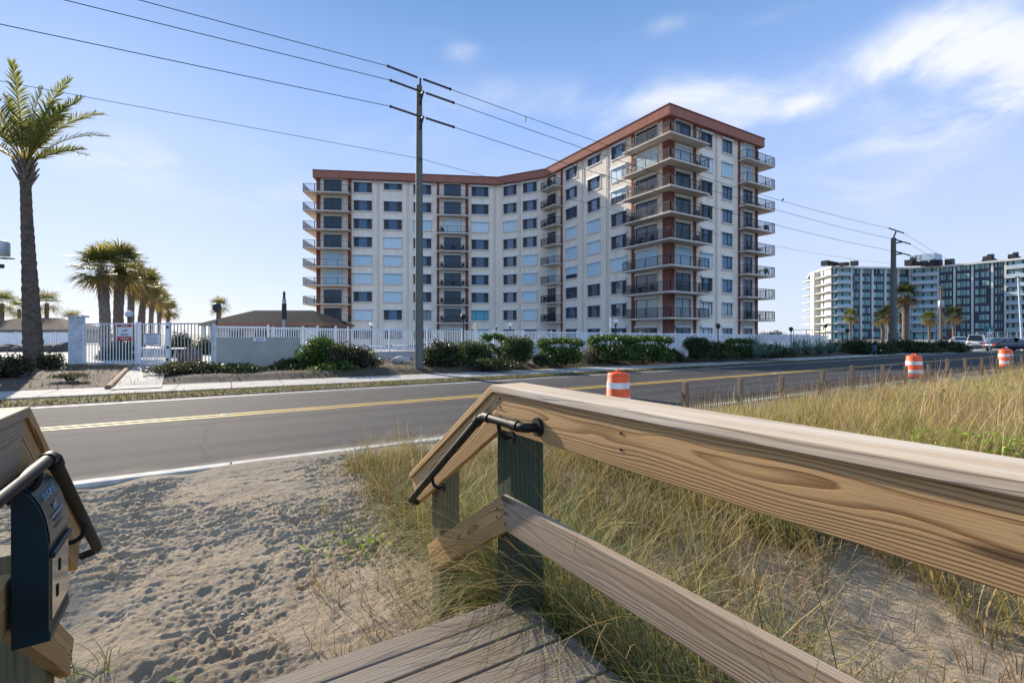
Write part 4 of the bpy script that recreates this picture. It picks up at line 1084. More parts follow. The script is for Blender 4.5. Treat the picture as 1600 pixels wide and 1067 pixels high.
for k in (5, 3, 1): furn('K', k, 't', pC, pD, u3+.2, .85, 0)
for k in (6, 4, 3): furn('K', k, 'c', pD, pE, u4+1.6, .7, -.4)
for k in (7, 5, 4, 3, 0): furn('T', k, 'c', pD, pE, u5+1.2, .6, .2)
for k in (3, 2, 0): furn('T', k, 't', pD, pE, LDE+1.0, -.3, 0)
for k in (4, 2): furn('T', k, 'c', pD, pE, LDE+1.0, .6, -.8)

# ================================================================== the far hotel on the right
hot = thing('hotel_building', 'long pale hotel with dark glass bands far down the road', 'building')
def rect_wall(P0, P1): return facing(P0, P1)
h0 = W(1270, D=176).xy; h1 = W(1301, D=160).xy; h2 = W(1421, D=163).xy; h3 = W(1466, D=159).xy; h4 = W(1572, D=145).xy; h5 = W(1660, D=134).xy
HT = 24.6; HF = HT/9.0
hb = MB()
back = [h5 + Vector((10, 22)), h0 + Vector((14, 8))]
hb.prism([(p.x, p.y) for p in (h0, h1, h2, h3, h4, h5, back[0], back[1])], 0, HT-.25); hb.build('wall', M['hotel_dark'], hot)
m = MB(); hring = inset([h0, h1, h2, h3, h4, h5, back[0], back[1]], -1.0)
m.prism([(p.x, p.y) for p in hring], HT-.25, HT+.35); hr = m.build('roof', M['hotel_white'], hot)
rq = random.Random(8)
def glassrow(P0, P1, k, ua, ub):
    d, n, L, a = facing(P0, P1); m = MB(); z = HF*k+.9; h = HF*.62; u = ua+.1; i = 0
    pat = [1.5, .55, .55, .9, .55, 1.5]
    while u < ub-.3:
        w = min(pat[i % 6]*(ub-ua)/5.6, ub-u-.1)
        m.mi = 0 if rq.random() < .88 else 1
        m.quad((u, -.12, z), (u+w-.16, -.12, z), (u+w-.16, -.12, z+h), (u, -.12, z+h)); u += w; i += 1
    return m.build('window_row', [M['hotel_glass'], M['hotel_dark']], hot, (P0.x, P0.y, 0), (0, 0, a))
def bays(P0, P1, cuts, fins=True):
    d, n, L, a = facing(P0, P1)
    for i in range(len(cuts)-1):
        ua, ub = cuts[i]*L, cuts[i+1]*L
        for k in range(9): glassrow(P0, P1, k, ua+.5, ub-.5)
    if fins:
        for c in cuts:
            m = MB(); m.box(c*L-.24, c*L+.24, -.5, -.002, 0, HT-.26); m.build('fin', M['hotel_white'], hot, (P0.x, P0.y, 0), (0, 0, a))
d12 = (hit(1329, h1, h2)/(h2-h1).length)
bays(h1, h2, [d12] + [hit(p, h1, h2)/(h2-h1).length for p in (1344, 1362, 1382, 1402)] + [.995])
bays(h3, h4, [.005] + [hit(p, h3, h4)/(h4-h3).length for p in (1492, 1520, 1551)] + [.995])
def hotel_balconies(P0, P1, ua, ub, out, solid=True, gl=True):
    d, n, L, a = facing(P0, P1)
    for k in range(9):
        if gl:
            m = MB(); m.quad((ua, -.05, HF*k+.1), (ub, -.05, HF*k+.1), (ub, -.05, HF*(k+1)-.3), (ua, -.05, HF*(k+1)-.3)); m.build('window_row', M['hotel_glass'], hot, (P0.x, P0.y, 0), (0, 0, a))
            m = MB(); u = ua+1.1
            while u < ub-.5: m.box(u-.35*rq.random()-.1, u+.2, -.1, -.051, HF*k+.1, HF*(k+1)-.3); u += 2.3
            m.build('mullion', M['hotel_dark'], hot, (P0.x, P0.y, 0), (0, 0, a))
        m = MB(); m.box(ua, ub, -out, -.06, HF*k-.12, HF*k+.1); b = m.build('balcony', M['hotel_white'], hot, (P0.x, P0.y, 0), (0, 0, a))
        if k: m = MB(); m.box(ua, ub, -out-.05, -out+.03, HF*k+.1, HF*k+1.05); m.build('balcony_panel', M['hotel_rail'] if solid else M['hotel_white'], b)
hotel_balconies(h1, h2, .2, hit(1328, h1, h2)-.3, 1.6)
hotel_balconies(h2, h3, .3, (h3-h2).length-.3, 1.6)
hotel_balconies(h4, h5, .6, (h5-h4).length-.3, 1.6)
# sunlit end: cream walls with open galleries
d, n, L, a = facing(h0, h1)
for k in range(9):
    m = MB(); m.box(-4.5, L+.3, -2.0, .4, HF*k-.14, HF*k+.12); b = m.build('balcony', M['hotel_white'], hot, (h0.x, h0.y, 0), (0, 0, a))
    m = MB(); m.box(L*.42, L*.98, -.5, -.01, HF*k+.13, HF*(k+1)-.15); m.box(-.3, L*.25, -.4, -.012, HF*k+.13, HF*(k+1)-.15); m.build('gallery_wall', M['hotel_white'], hot, (h0.x, h0.y, 0), (0, 0, a))
    m = MB(); m.box(L*.62, L*.68, -.56, -.505, HF*k+.5, HF*(k+1)-.6); m.build('window_row', M['hotel_dark'], hot, (h0.x, h0.y, 0), (0, 0, a))
for u in (.28, .40): m = MB(); m.box(L*u-.6, L*u+.6, -2.3, -.004, 0, HT-.3); m.build('fin', M['hotel_white'], hot, (h0.x, h0.y, 0), (0, 0, a))
# roof plant
q = W(1449, D=166); m = MB(); m.box(q.x-3.4, q.x+3.4, q.y-3, q.y+3, HT+.35, HT+5.3); m.build('penthouse', M['hotel_rail'], hr)
q = W(1433, D=166); m = MB(); m.box(q.x-2.8, q.x+2.8, q.y-2, q.y+2, HT+.35, HT+3.2); m.build('penthouse', M['hotel_white'], hr)
for px in (1290, 1297, 1305, 1318, 1322, 1335, 1421, 1427, 1436, 1443, 1452, 1458, 1466, 1484, 1541, 1544, 1548, 1582, 1587):
    q = W(px, D=158 - max(0, px-1470)*.09); w = rq.uniform(.7, 1.3); m = MB(); m.box(q.x-w, q.x+w, q.y-w, q.y+w, HT+.35, HT+.35+rq.uniform(.9, 2.2)); m.box(q.x-w*.6, q.x+w*.6, q.y-w*.6, q.y+w*.6, HT+.3, HT+3.0 if rq.random() < .2 else HT+1.0)
    m.build('rooftop_unit', M['dark_metal'], hr)
for px, h in ((1424, 4.2), (1431, 4.6), (1438, 4.8)):
    q = W(px, D=161); m = MB(); m.tube([(q.x, q.y, HT+.3), (q.x, q.y, HT+h)], .09, 5)
    for zz in (.6, .8): m.box(q.x-.5, q.x+.5, q.y-.3, q.y+.3, HT+h*zz, HT+h*zz+.6)
    m.build('antenna', M['metal'], hr)
# ================================================================== small buildings
def hip_house(name, label, c0, c1, depth, eave, ridge, wallm, roofm, fasm, over=.7, hipf=.42):
    """C0, C1 the two front corners"""
    d, n, L, a = facing(c0, c1); t = thing(name, label, 'building', (c0.x, c0.y, 0), a)
    m = MB(); m.box(0, L, 0, depth, .02, eave); m.build('wall', M[wallm], t)
    m = MB(); o = over; r0 = L*hipf*.5
    e = [(-o,-o,eave),(L+o,-o,eave),(L+o,depth+o,eave),(-o,depth+o,eave)]; tp = [(r0, depth/2, ridge), (L-r0, depth/2, ridge)]
    m._add(e+tp, [(0,1,5,4),(2,3,4,5),(1,2,5),(3,0,4),(3,2,1,0)]); rf = m.build('roof', M[roofm], t)
    m = MB(); o2 = o+.03; m.box(-o2, L+o2, -o2, -o2+.05, eave-.28, eave+.03); m.box(-o2, -o2+.05, -o2, depth+o2, eave-.281, eave+.031); m.box(L+o2-.05, L+o2, -o2, depth+o2, eave-.281, eave+.031)
    m.build('fascia', M[fasm], rf); return t, L, depth, eave
pool, L, dp_, ev = hip_house('pool_house', 'low pool house with a dark hip roof and rust fascia behind the white fence', W(328, D=52).xy, W(500, D=52).xy, 8.5, 3.05, 4.7, 'cream2', 'shingle', 'fascia_rust')
for i, u in enumerate((2.2, 5.0, 8.4, 11.6)):
    m = MB(); m.box(u, u+1.5, -.05, -.004, .3 if i % 2 else 1.0, 2.2); w = m.build('door' if i % 2 else 'window', M['glass_door'], pool)
for i, u in enumerate((-.3, 3.7, 7.4, 11.0, 14.2)):
    m = MB(); m.box(u-.12, u+.12, -.62, -.38, .02, 2.75); m.build('post', M['redcol'] if i % 2 else M['vinyl'], pool)
fl_ = thing('flue_pipe', 'tall dark metal flue rising beside the pool house roof', 'flue', tuple(gz(444, 50.5, .03)))
m = MB(); m.tube([(0,0,0), (0,0,5.6)], .2, 12); m.build('pipe', M['metal'], fl_); m = MB(); m.tube([(0,0,5.6), (0,0,6.4)], .13, 10); m.build('cap', M['dark_metal'], fl_)
m = MB(); m.tube([(0,0,3.4), (0,0,5.1)], .24, 12); m.build('shroud', M['dark_metal'], fl_)
hs, L, dp_, ev = hip_house('brown_roof_house', 'single-storey house with a brown hip roof behind the white fence and the tall palm', W(-60, D=82).xy, W(99, D=86).xy, 14, 2.9, 5.0, 'cream2', 'shingle_brown', 'cream2', hipf=.6)
for u in (6, 11, 15.5): m = MB(); m.box(u, u+1.4, -.05, -.004, 1.0, 2.3); m.build('window', M['glass_door'], hs)

# ================================================================== fences and walls
def picket_fence(name, label, P0, P1, z0, zt0, zt1, pitch=.115, post_every=2.4, mat='vinyl', group=None, pw=.022, gap=None, rails=(.12, -.1)):
    d, n, L, a = facing(P0, P1); t = thing(name, label, 'fence', (P0.x, P0.y, 0), a, group)
    N = max(1, round(L/post_every)); w = L/N
    for i in range(N+1):
        x = i*w; h = zt0+(zt1-zt0)*x/L; m = MB(); m.box(-.055, .055, -.055, .055, z0, h+.05); m.lathe([(.075, h+.05), (.0, h+.12)], 4, smooth=False); m.build('post', M[mat], t, (x, 0, 0))
    for i in range(N):
        m = MB(); xa, xb = i*w+.056, (i+1)*w-.056; ha = zt0+(zt1-zt0)*(xa/L); hb = zt0+(zt1-zt0)*(xb/L)
        for zz in ((z0+rails[0], z0+rails[0]+.07), (ha-.12, ha-.04)):
            m._add([(xa,-.025,zz[0]),(xb,-.025,zz[0]),(xb,.025,zz[0]),(xa,.025,zz[0]),(xa,-.025,zz[1]),(xb,-.025,zz[1]),(xb,.025,zz[1]),(xa,.025,zz[1])], [(0,3,2,1),(4,5,6,7),(0,1,5,4),(1,2,6,5),(2,3,7,6),(3,0,4,7)])
        k = int((xb-xa)/pitch)
        for j in range(1, k): x = xa+(xb-xa)*j/k; m.box(x-pw, x+pw, -.018, .018, z0+.05, ha-.02)
        m.build('picket_panel', M[mat], t)
    return t
FT = 29.75
P0 = Vector((3.6, FT)); P1 = Vector((24.0, FT)); P2 = Vector((64.0, FT))
picket_fence('picket_fence', 'white picket fence on a low grey wall along the pool deck, behind the utility pole', P0, P1, .75, 2.22, 2.02, .125)
picket_fence('picket_fence', 'white close-boarded fence behind the rounded bushes below the apartment block', P1+Vector((.15, 0)), P2, .08, 2.02, 1.72, .20, mat='vinyl', pw=.058)
picket_fence('picket_fence', 'short white picket fence rising behind the grey house-number wall', Vector((-.75, 27.0)), Vector((4.0, 27.0)), .25, 2.27, 2.2, .11)
lw = tag(MB().box(3.7, 24.0, FT-.1, FT+.1, -.1, .74).build('low_wall', M['blockwall'], bevel=.01), 'low grey block wall under the white picket fence', 'wall')
nw = thing('number_wall', 'grey rendered wall with a white house number plate at its top edge', 'wall')
a_, b_ = W(338, t=25.5), W(469, t=25.5)
m = MB(); m.box(a_.x, b_.x, 25.5, 25.73, -.1, 1.70); m.build('wall_block', M['greywall'], nw, bevel=.012)
pc = W(405.5, py=530.5, t=25.48)
m = MB(); m.box(pc.x-.26, pc.x+.26, 25.475, 25.498, pc.z-.09, pc.z+.09); pl = m.build('number_plate', M['sign_w'], nw)
Mx = Matrix(((1,0,0,pc.x),(0,0,-1,25.472),(0,1,0,pc.z),(0,0,0,1)))
lettering('2800', .17, M['sign_d'], pl, Mx)

# gate and entrance fence
gA = W(129, D=24.5).xy; gB = W(336, D=22.4).xy
gt = thing('entrance_fence', 'white metal entrance fence with an open walk gate carrying two signs', 'gate', (gA.x, gA.y, 0), facing(gA, gB)[3])
Lg = (gB-gA).length; TOP = 2.43
def gx(px): return hit(px, gA, gB)
def bars(x0, x1, z0, z1, step=.205):
    m = MB(); k = max(1, round((x1-x0)/step))
    for j in range(k+1): x = x0+(x1-x0)*j/k; m.box(x-.016, x+.016, -.016, .016, z0, z1)
    m.box(x0-.02, x1+.02, -.026, .026, z1, z1+.06); m.box(x0-.02, x1+.02, -.026, .026, z0, z0+.05); return m
bars(gx(130), gx(211), .36, TOP-.08).build('panel', M['vinyl'], gt)
bars(gx(267), gx(332), .36, TOP-.1).build('panel', M['metal'], gt)
g = bars(gx(220), gx(259), .38, TOP-.1, .17).build('gate_leaf', M['vinyl'], gt)
m = MB()
for px in (216, 263): m.box(gx(px)-.08, gx(px)+.08, -.08, .08, -.05, TOP+.02)
for px in (216, 263):
    m = MB(); m.box(gx(px)-.09, gx(px)+.09, -.08, .08, -.05, TOP+.02); m.build('post', M['vinyl'], gt)
m = MB(); m.box(gx(335)-.1, gx(335)+.1, -.1, .1, -.05, TOP-.15); m.build('post', M['vinyl_blue'], gt)
for px, zz in ((264, .6), (264, 2.2), (264.5, 1.2)):
    m = MB(); m.box(gx(px)-.035, gx(px)+.075, -.12, -.082, zz-.06, zz+.06); m.build('hinge', M['dark_metal'], gt)
# red and white notice
s1 = thing('warning_sign', 'white notice with red bands hung on the white entrance fence', 'sign', (gA.x, gA.y, 0), facing(gA, gB)[3])
xa, xb = gx(185.5), gx(208); za, zb2 = 2.35, 1.52
m = MB(); m.box(xa, xb, -.06, -.045, zb2, za); m.build('board', M['sign_w'], s1)
m = MB(); m.box(xa, xb, -.064, -.0605, za-.14, za); m.build('red_header', M['sign_r'], s1)
m = MB(); m.box(xa, xb, -.064, -.0605, zb2, zb2+.2); m.build('red_footer', M['sign_r'], s1)
m = MB(); xm = (xa+xb)/2
m.poly([(xm-.2, -.062, 1.93), (xm-.1, -.062, 2.0), (xm+.12, -.062, 2.0), (xm+.2, -.062, 2.08), (xm+.1, -.062, 2.06), (xm-.05, -.062, 2.06), (xm-.15, -.062, 2.02)]); m.build('pictogram', M['sign_d'], s1)
for i, zz in enumerate((2.28, 1.84, 1.78, 1.62)):
    m = MB(); w = .22 if i == 0 else .26; m.box(xm-w, xm+w, -.067 if i in (0, 3) else -.062, -.0655 if i in (0, 3) else -.0605, zz-.016, zz+.016); m.build('print_line', M['sign_w'] if i in (0, 3) else M['sign_d'], s1)
s2 = thing('residents_sign', 'white notice with lines of dark lettering on the walk gate', 'sign', (gA.x, gA.y, 0), facing(gA, gB)[3])
xa, xb = gx(225), gx(253.5); za, zb2 = 1.89, 1.30; xm = (xa+xb)/2
m = MB(); m.box(xa, xb, -.062, -.047, zb2, za); m.build('board', M['sign_w'], s2)
m = MB()
for z0, z1, x0, x1 in ((zb2, zb2+.03, xa, xb), (za-.03, za, xa, xb), (zb2+.031, za-.031, xa, xa+.03), (zb2+.031, za-.031, xb-.03, xb)): m.box(x0, x1, -.066, -.0625, z0, z1)
m.build('border', M['sign_d'], s2)
lettering('RESIDENTS ONLY', .095, M['sign_d'], s2, Matrix(((1,0,0,xm),(0,0,-1,-.064),(0,1,0,za-.12),(0,0,0,1))))
for i, (zz, w) in enumerate(((1.64, .38), (1.53, .34), (1.41, .38))):
    m = MB(); x = xm-w; rz_ = random.Random(i)
    while x < xm+w: q = rz_.uniform(.05, .14); m.box(x, min(x+q, xm+w), -.0655, -.0622, zz-.022, zz+.022); x += q+.03
    m.build('print_line', M['sign_d'], s2)
# big square gate pillar with a small lamp arm
q = W(120, D=24.7)
gp = thing('gate_pillar', 'tall square white pillar at the left end of the entrance fence', 'pillar', (q.x, q.y, 0), facing(gA, gB)[3])
m = MB(); m.box(-.25, .25, -.25, .25, -.1, 2.72); m.build('shaft', M['vinyl_blue'], gp, bevel=.02); m = MB(); m.box(-.29, .29, -.29, .29, 2.721, 2.81); m.build('cap', M['vinyl_blue'], gp)
m = MB(); m.tube(smooth_path([(.22, 0, 2.4), (.4, 0, 2.45), (.4, 0, 2.85), (.75, 0, 2.78)]), .035, 8); m.tube([(.75, 0, 2.78), (.82, 0, 2.76)], .06, 8); m.build('lamp_arm', M['vinyl_blue'], gp)
# white panel fence and boulders beyond the straw lawn
picket_fence('panel_fence', 'long white panel fence behind the straw-coloured lawn', W(-130, D=60).xy, W(117, D=60).xy, .1, 2.1, 2.1, .21, mat='vinyl', pw=.098)
for k in range(3): pass

# ================================================================== rocks
def rock(label, px, py, D, w, h, mat, seed, name='boulder', tilt=0):
    zr = .05
    if px > 330: D *= .877; zr = .27
    q = gz(px, D, .0); rq2 = np.random.default_rng(seed); m = MB(); n = 14; kz = 8; vs = []
    ph = rq2.random(6)*6.28
    for i in range(kz+1):
        th = math.pi*i/kz
        for j in range(n):
            a = 2*math.pi*j/n; r = 1 + .16*math.sin(2*a+ph[0]+i*.5) + .12*math.sin(3*a+ph[1]-i*.7) + .1*math.sin(5*a*.8+ph[2]+i) ; r = max(.55, min(1.25, round(r*5)/5*.5 + r*.5))
            z = math.cos(th)*h*.62*(1+.1*math.sin(a*2+ph[3])) + h*.36 + tilt*math.cos(a)*math.sin(th)*h
            vs.append((math.sin(th)*math.cos(a)*w*.5*r, math.sin(th)*math.sin(a)*w*.42*r, max(z, -.05)))
    fs = [(i*n+j, i*n+(j+1)%n, (i+1)*n+(j+1)%n, (i+1)*n+j) for i in range(kz) for j in range(n)]
    m._add(vs, fs); return tag(m.build(name, M[mat], None, (q.x, q.y, zr)), label, 'rock', 'rocks in the planting bed')
rock('pale angular boulder in front of the flat-topped bushes beside the sign pole', 933, 568, 31.5, 1.15, .55, 'rock_pale', 1)
rock('pale upright boulder between two dark bushes', 1064, 562, 33.5, .95, .85, 'rock_pale', 2, tilt=.25)
rock('small pale rock against the low wall beside the utility pole', 627, 572, 28.3, .9, .42, 'rock_pale', 3)
rock('dark pointed boulder behind the entrance fence', 296, 568, 26.8, 1.1, 1.0, 'rock_dark', 4)
rock('brown rounded rock against the grey number wall', 418, 583, 26.2, .62, .62, 'rock_brown', 5)
rock('orange-brown rock under the tall bush by the number wall', 492, 577, 26.3, .5, .35, 'rock_brown', 6)
rock('small white stone on the edge of the mulch below the rounded bush', 826, 571, 28.0, .3, .14, 'rock_pale', 7)
for i, (px, w, h) in enumerate(((14, 2.6, .85), (40, 2.0, .7), (78, 2.8, .9), (104, 2.2, 1.0), (-20, 2.4, .8))):
    rock('low dark boulder in the row between the straw lawn and the white panel fence', px, 545, 44, w, h, 'rock_dark', 20+i)

# ================================================================== bushes
GR_DK = [(.032,.05,.019), (.046,.068,.024), (.022,.036,.015), (.075,.085,.035)]
GR_MD = [(.055,.085,.03), (.075,.105,.033), (.038,.06,.022), (.11,.125,.048)]
GR_BR = [(.08,.14,.026), (.055,.10,.022), (.13,.185,.04), (.034,.06,.018)]
GR_OL = [(.055,.06,.028), (.075,.075,.038), (.04,.045,.022), (.10,.095,.055), (.035,.03,.018)]
GR_TW = [(.20,.16,.12), (.14,.11,.085), (.10,.10,.05), (.24,.2,.15)]
def bush(label, px0, px1, pyt, pyb, D=None, cols=GR_DK, n=1700, size=.13, flat=0.0, gap=.16, seed=0, blobs=None, depth=None, name='bush', cat_='bush', group='bushes along the fence', stem=True):
    global RNG
    RNG = np.random.default_rng(100+seed)
    D = D or (EYE-.06)*F/(pyb-HY)
    zb0 = .05
    if (px0+px1)/2 < 1250 and D < 37 and 'inside' not in label and 'beyond' not in label: D *= .877; zb0 = .27
    w = (px1-px0)/F*D*1.12; zt = EYE + (HY-pyt)/F*D; c = gz((px0+px1)/2, D, zb0); h = zt-zb0; dpt = depth or min(w*.8, 2.6)
    if blobs is None:
        rb_ = random.Random(seed); blobs = []
        k = max(4, int(5+w*1.1))
        for i in range(k):
            u = (i+.5)/k*2-1; hh = h*rb_.uniform(.74, 1.0)*(1-.16*u*u)
            rx = w*rb_.uniform(.18, .27); rz = hh*rb_.uniform(.32, .46)
            blobs.append((u*(w*.5-rx*.8), rb_.uniform(-.35, .35)*dpt*.6, hh-rz, rx, dpt*rb_.uniform(.25, .4), rz))
            blobs.append((u*(w*.5-rx*.6)+rb_.uniform(-.2,.2), -dpt*.1+rb_.uniform(-.4, .4)*dpt*.5, hh*.26, rx*1.15, dpt*.45, hh*.36))
    else:
        blobs = [(b[0]*w*.5, b[1]*dpt*.5, b[2]*h, b[3]*w*.5, b[4]*dpt*.5, b[5]*h) for b in blobs]
    t = thing(name, label, cat_, (c.x, c.y, c.z), -math.atan2(FWD[0], FWD[1]), group)
    V, Q, C_ = leaf_cloud(blobs, int(n*2.3), size*.95, cols, flat, .35, gap*.6); link('foliage', np_mesh('foliage', V, Q, M['leaf'], C_), t)
    if stem:
        m = MB()
        for b in blobs[::2]: m.tube([(b[0]*.25, b[1]*.25, -.1), (b[0]*.6, b[1]*.6, b[2]*.5), (b[0], b[1], b[2]+b[5]*.4)], [.05, .035, .012], 5)
        m.build('stem', M['stem'], t)
    return t
FLATTOP = [(-.6,-.2,.22,.5,.9,.26), (.55,-.2,.22,.5,.9,.26), (-.7,0,.82,.3,.7,.16), (-.3,.1,.86,.34,.8,.14), (.15,0,.88,.34,.8,.13), (.6,0,.84,.36,.8,.15), (.85,0,.78,.2,.5,.14), (-.85,0,.72,.2,.5,.16), (-.5,0,.45,.4,.8,.3), (0,0,.42,.5,.8,.32), (.5,0,.42,.42,.8,.3), (.2,0,.15,.5,.7,.16), (-.4,0,.15,.4,.7,.15)]
ROUND = [(0,0,.55,.95,.95,.46), (-.3,0,.65,.5,.7,.34), (.35,0,.62,.5,.7,.36), (0,0,.25,.8,.85,.26)]
bush('tall green feathery bush beside the number wall', 470, 540, 517, 577, 25.6, GR_BR, 3400, .14, .35, .2, 1)
bush('broad olive-brown bush in front of the low wall', 518, 586, 530, 579, 24.9, GR_OL, 3600, .12, 0, .22, 2)
bush('low bright green plant at the foot of the olive bush', 500, 552, 563, 583, 23.6, GR_BR, 700, .12, .3, .25, 3)
bush('dark bush close to the utility pole on its right-hand side', 662, 720, 525, 575, 26.5, GR_DK, 3400, .12, 0, .2, 4)
bush('dense dark bush left of the green-tipped twiggy one', 708, 768, 523, 573, 27.5, GR_MD, 3400, .12, 0, .2, 5)
bush('twiggy bush with bright green tips over bare branches', 752, 792, 521, 566, 28.5, GR_BR, 900, .13, .4, .3, 6, [(-.5,0,.84,.45,.6,.16), (.1,0,.9,.5,.6,.12), (.6,0,.8,.4,.6,.16), (-.2,.1,.5,.6,.5,.2), (.5,-.1,.4,.5,.5,.2), (-.6,0,.3,.4,.5,.25)])
bush('clipped round grey-green bush', 782, 836, 524, 571, 27.0, GR_MD, 3600, .10, 0, .14, 7, ROUND)
bush('low spreading dark shrub with a pale tip below the rounded bush', 735, 806, 555, 574, 25.6, GR_DK, 1500, .11, .1, .2, 8)
bush('flat-topped green juniper bush to the left of the boulder', 843, 908, 528, 570, 28.5, GR_BR, 3400, .13, .4, .2, 9, FLATTOP)
bush('low dark mound between the rounded and flat-topped bushes', 832, 860, 550, 571, 27.0, GR_DK, 1100, .11, 0, .15, 10)
bush('bare greyish twiggy shrub beside the boulder', 905, 942, 534, 566, 30.5, GR_TW, 1200, .09, .2, .3, 11)
bush('tall flat-topped green bush behind the sign pole', 922, 988, 523, 567, 31.0, GR_BR, 3400, .14, .45, .2, 12, FLATTOP)
bush('wide flat-topped green bush right of the sign pole', 978, 1046, 524, 566, 31.5, GR_BR, 3600, .14, .45, .2, 13, FLATTOP)
bush('low dark shrub in front of the wide flat-topped bush', 1028, 1066, 542, 565, 31.5, GR_DK, 1200, .12, 0, .2, 14)
bush('dark rounded bush to the right of the upright boulder', 1066, 1112, 526, 563, 33.5, GR_DK, 2600, .14, 0, .15, 15, ROUND)
bush('dark bush below the lamp post near the corner of the block', 1104, 1142, 530, 562, 34.5, GR_MD, 2400, .14, .1, .2, 16)
bush('green-topped bush next to the spiky agaves', 1136, 1176, 529, 561, 35.5, GR_BR, 2400, .15, .3, .2, 17, FLATTOP)
bush('low dark hedge behind the first agave', 1170, 1232, 535, 560, 36.5, GR_DK, 2000, .15, 0, .15, 18)
bush('long dark hedge left of the walking person', 1290, 1392, 527, 557, 42.0, GR_DK, 4200, .19, 0, .12, 19)
bush('long dark hedge behind the second utility pole', 1380, 1462, 528, 555, 45.0, GR_DK, 3600, .2, 0, .12, 20)
bush('dark hedge tapering to the street corner', 1445, 1508, 530, 553, 47.5, GR_DK, 2600, .2, 0, .12, 21)
bush('trailing green ground shrub at the foot of the entrance fence', 248, 338, 563, 592, 21.8, GR_OL, 3200, .10, .1, .2, 22)
bush('trailing dark shrub in front of the number wall', 325, 408, 567, 589, 22.6, GR_DK, 2800, .10, .1, .2, 23)
bush('small dark shrub at the right end of the number wall', 428, 475, 560, 583, 24.2, GR_DK, 1600, .11, .1, .18, 24)
bush('scrubby sunlit bush to the left of the tall palm trunk', -18, 44, 549, 592, 20.2, GR_OL, 2600, .11, .1, .3, 25)
bush('thin sunlit bush to the right of the tall palm trunk', 60, 96, 545, 583, 23.8, GR_OL, 1300, .11, .1, .34, 26)
bush('dry straggling bush on the bare soil by the gate pillar', 88, 132, 583, 600, 19.4, GR_TW, 1100, .09, .1, .3, 27)
bush('dark shrub inside the grounds behind the entrance fence', 166, 214, 527, 566, 30.5, GR_DK, 2000, .13, 0, .2, 28)
bush('tall dark shrub inside the grounds behind the walk gate', 266, 302, 512, 564, 34, GR_DK, 2200, .14, 0, .2, 29)
bush('dark shrub beyond the entrance fence near the number wall', 300, 336, 520, 563, 38, GR_MD, 1600, .14, 0, .25, 30)
for i, (px, py0, py1, D) in enumerate(((1212, 513, 528, 120), (1195, 516, 527, 130))):
    bush('distant roadside tree crown beyond the end of the white fence', px-12, px+12, py0, py1, D, GR_DK, 700, .4, 0, .25, 40+i, depth=3, name='distant_bush', group='distant bushes')
# agaves: rosettes of stiff blades
AG = [(.13,.19,.17), (.17,.24,.21), (.10,.15,.13), (.2,.26,.2)]
def agave(label, px, D, h, seed):
    global RNG
    RNG = np.random.default_rng(seed); n = 60; D *= .877 if D < 37 else .95; c = gz(px, D, .26); t = thing('agave', label, 'agave', tuple(c), 0, 'agaves along the fence')
    base = np.zeros((n, 3)); base[:, :2] = RNG.normal(0, .08, (n, 2))
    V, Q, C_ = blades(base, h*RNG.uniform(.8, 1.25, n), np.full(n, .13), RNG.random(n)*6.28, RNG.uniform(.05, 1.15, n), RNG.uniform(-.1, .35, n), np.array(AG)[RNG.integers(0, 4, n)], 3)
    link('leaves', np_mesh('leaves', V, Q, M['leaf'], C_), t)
for i, (px, D, h, lab) in enumerate(((1178, 35, 1.5, 'large spiky grey-green agave right of the green-topped bush'), (1194, 35.5, 1.2, 'spiky agave second from the green-topped bush'), (1215, 36, 1.1, 'spiky agave in front of the low dark hedge'),
        (1243, 38, 1.3, 'spiky agave midway along the pale fence end'), (1262, 39, 1.35, 'bluish agave third from the long dark hedge'), (1281, 39.5, 1.3, 'bluish agave second from the long dark hedge'), (1298, 40.5, 1.2, 'bluish agave touching the long dark hedge'))):
    agave(lab, px, D, h, 60+i)

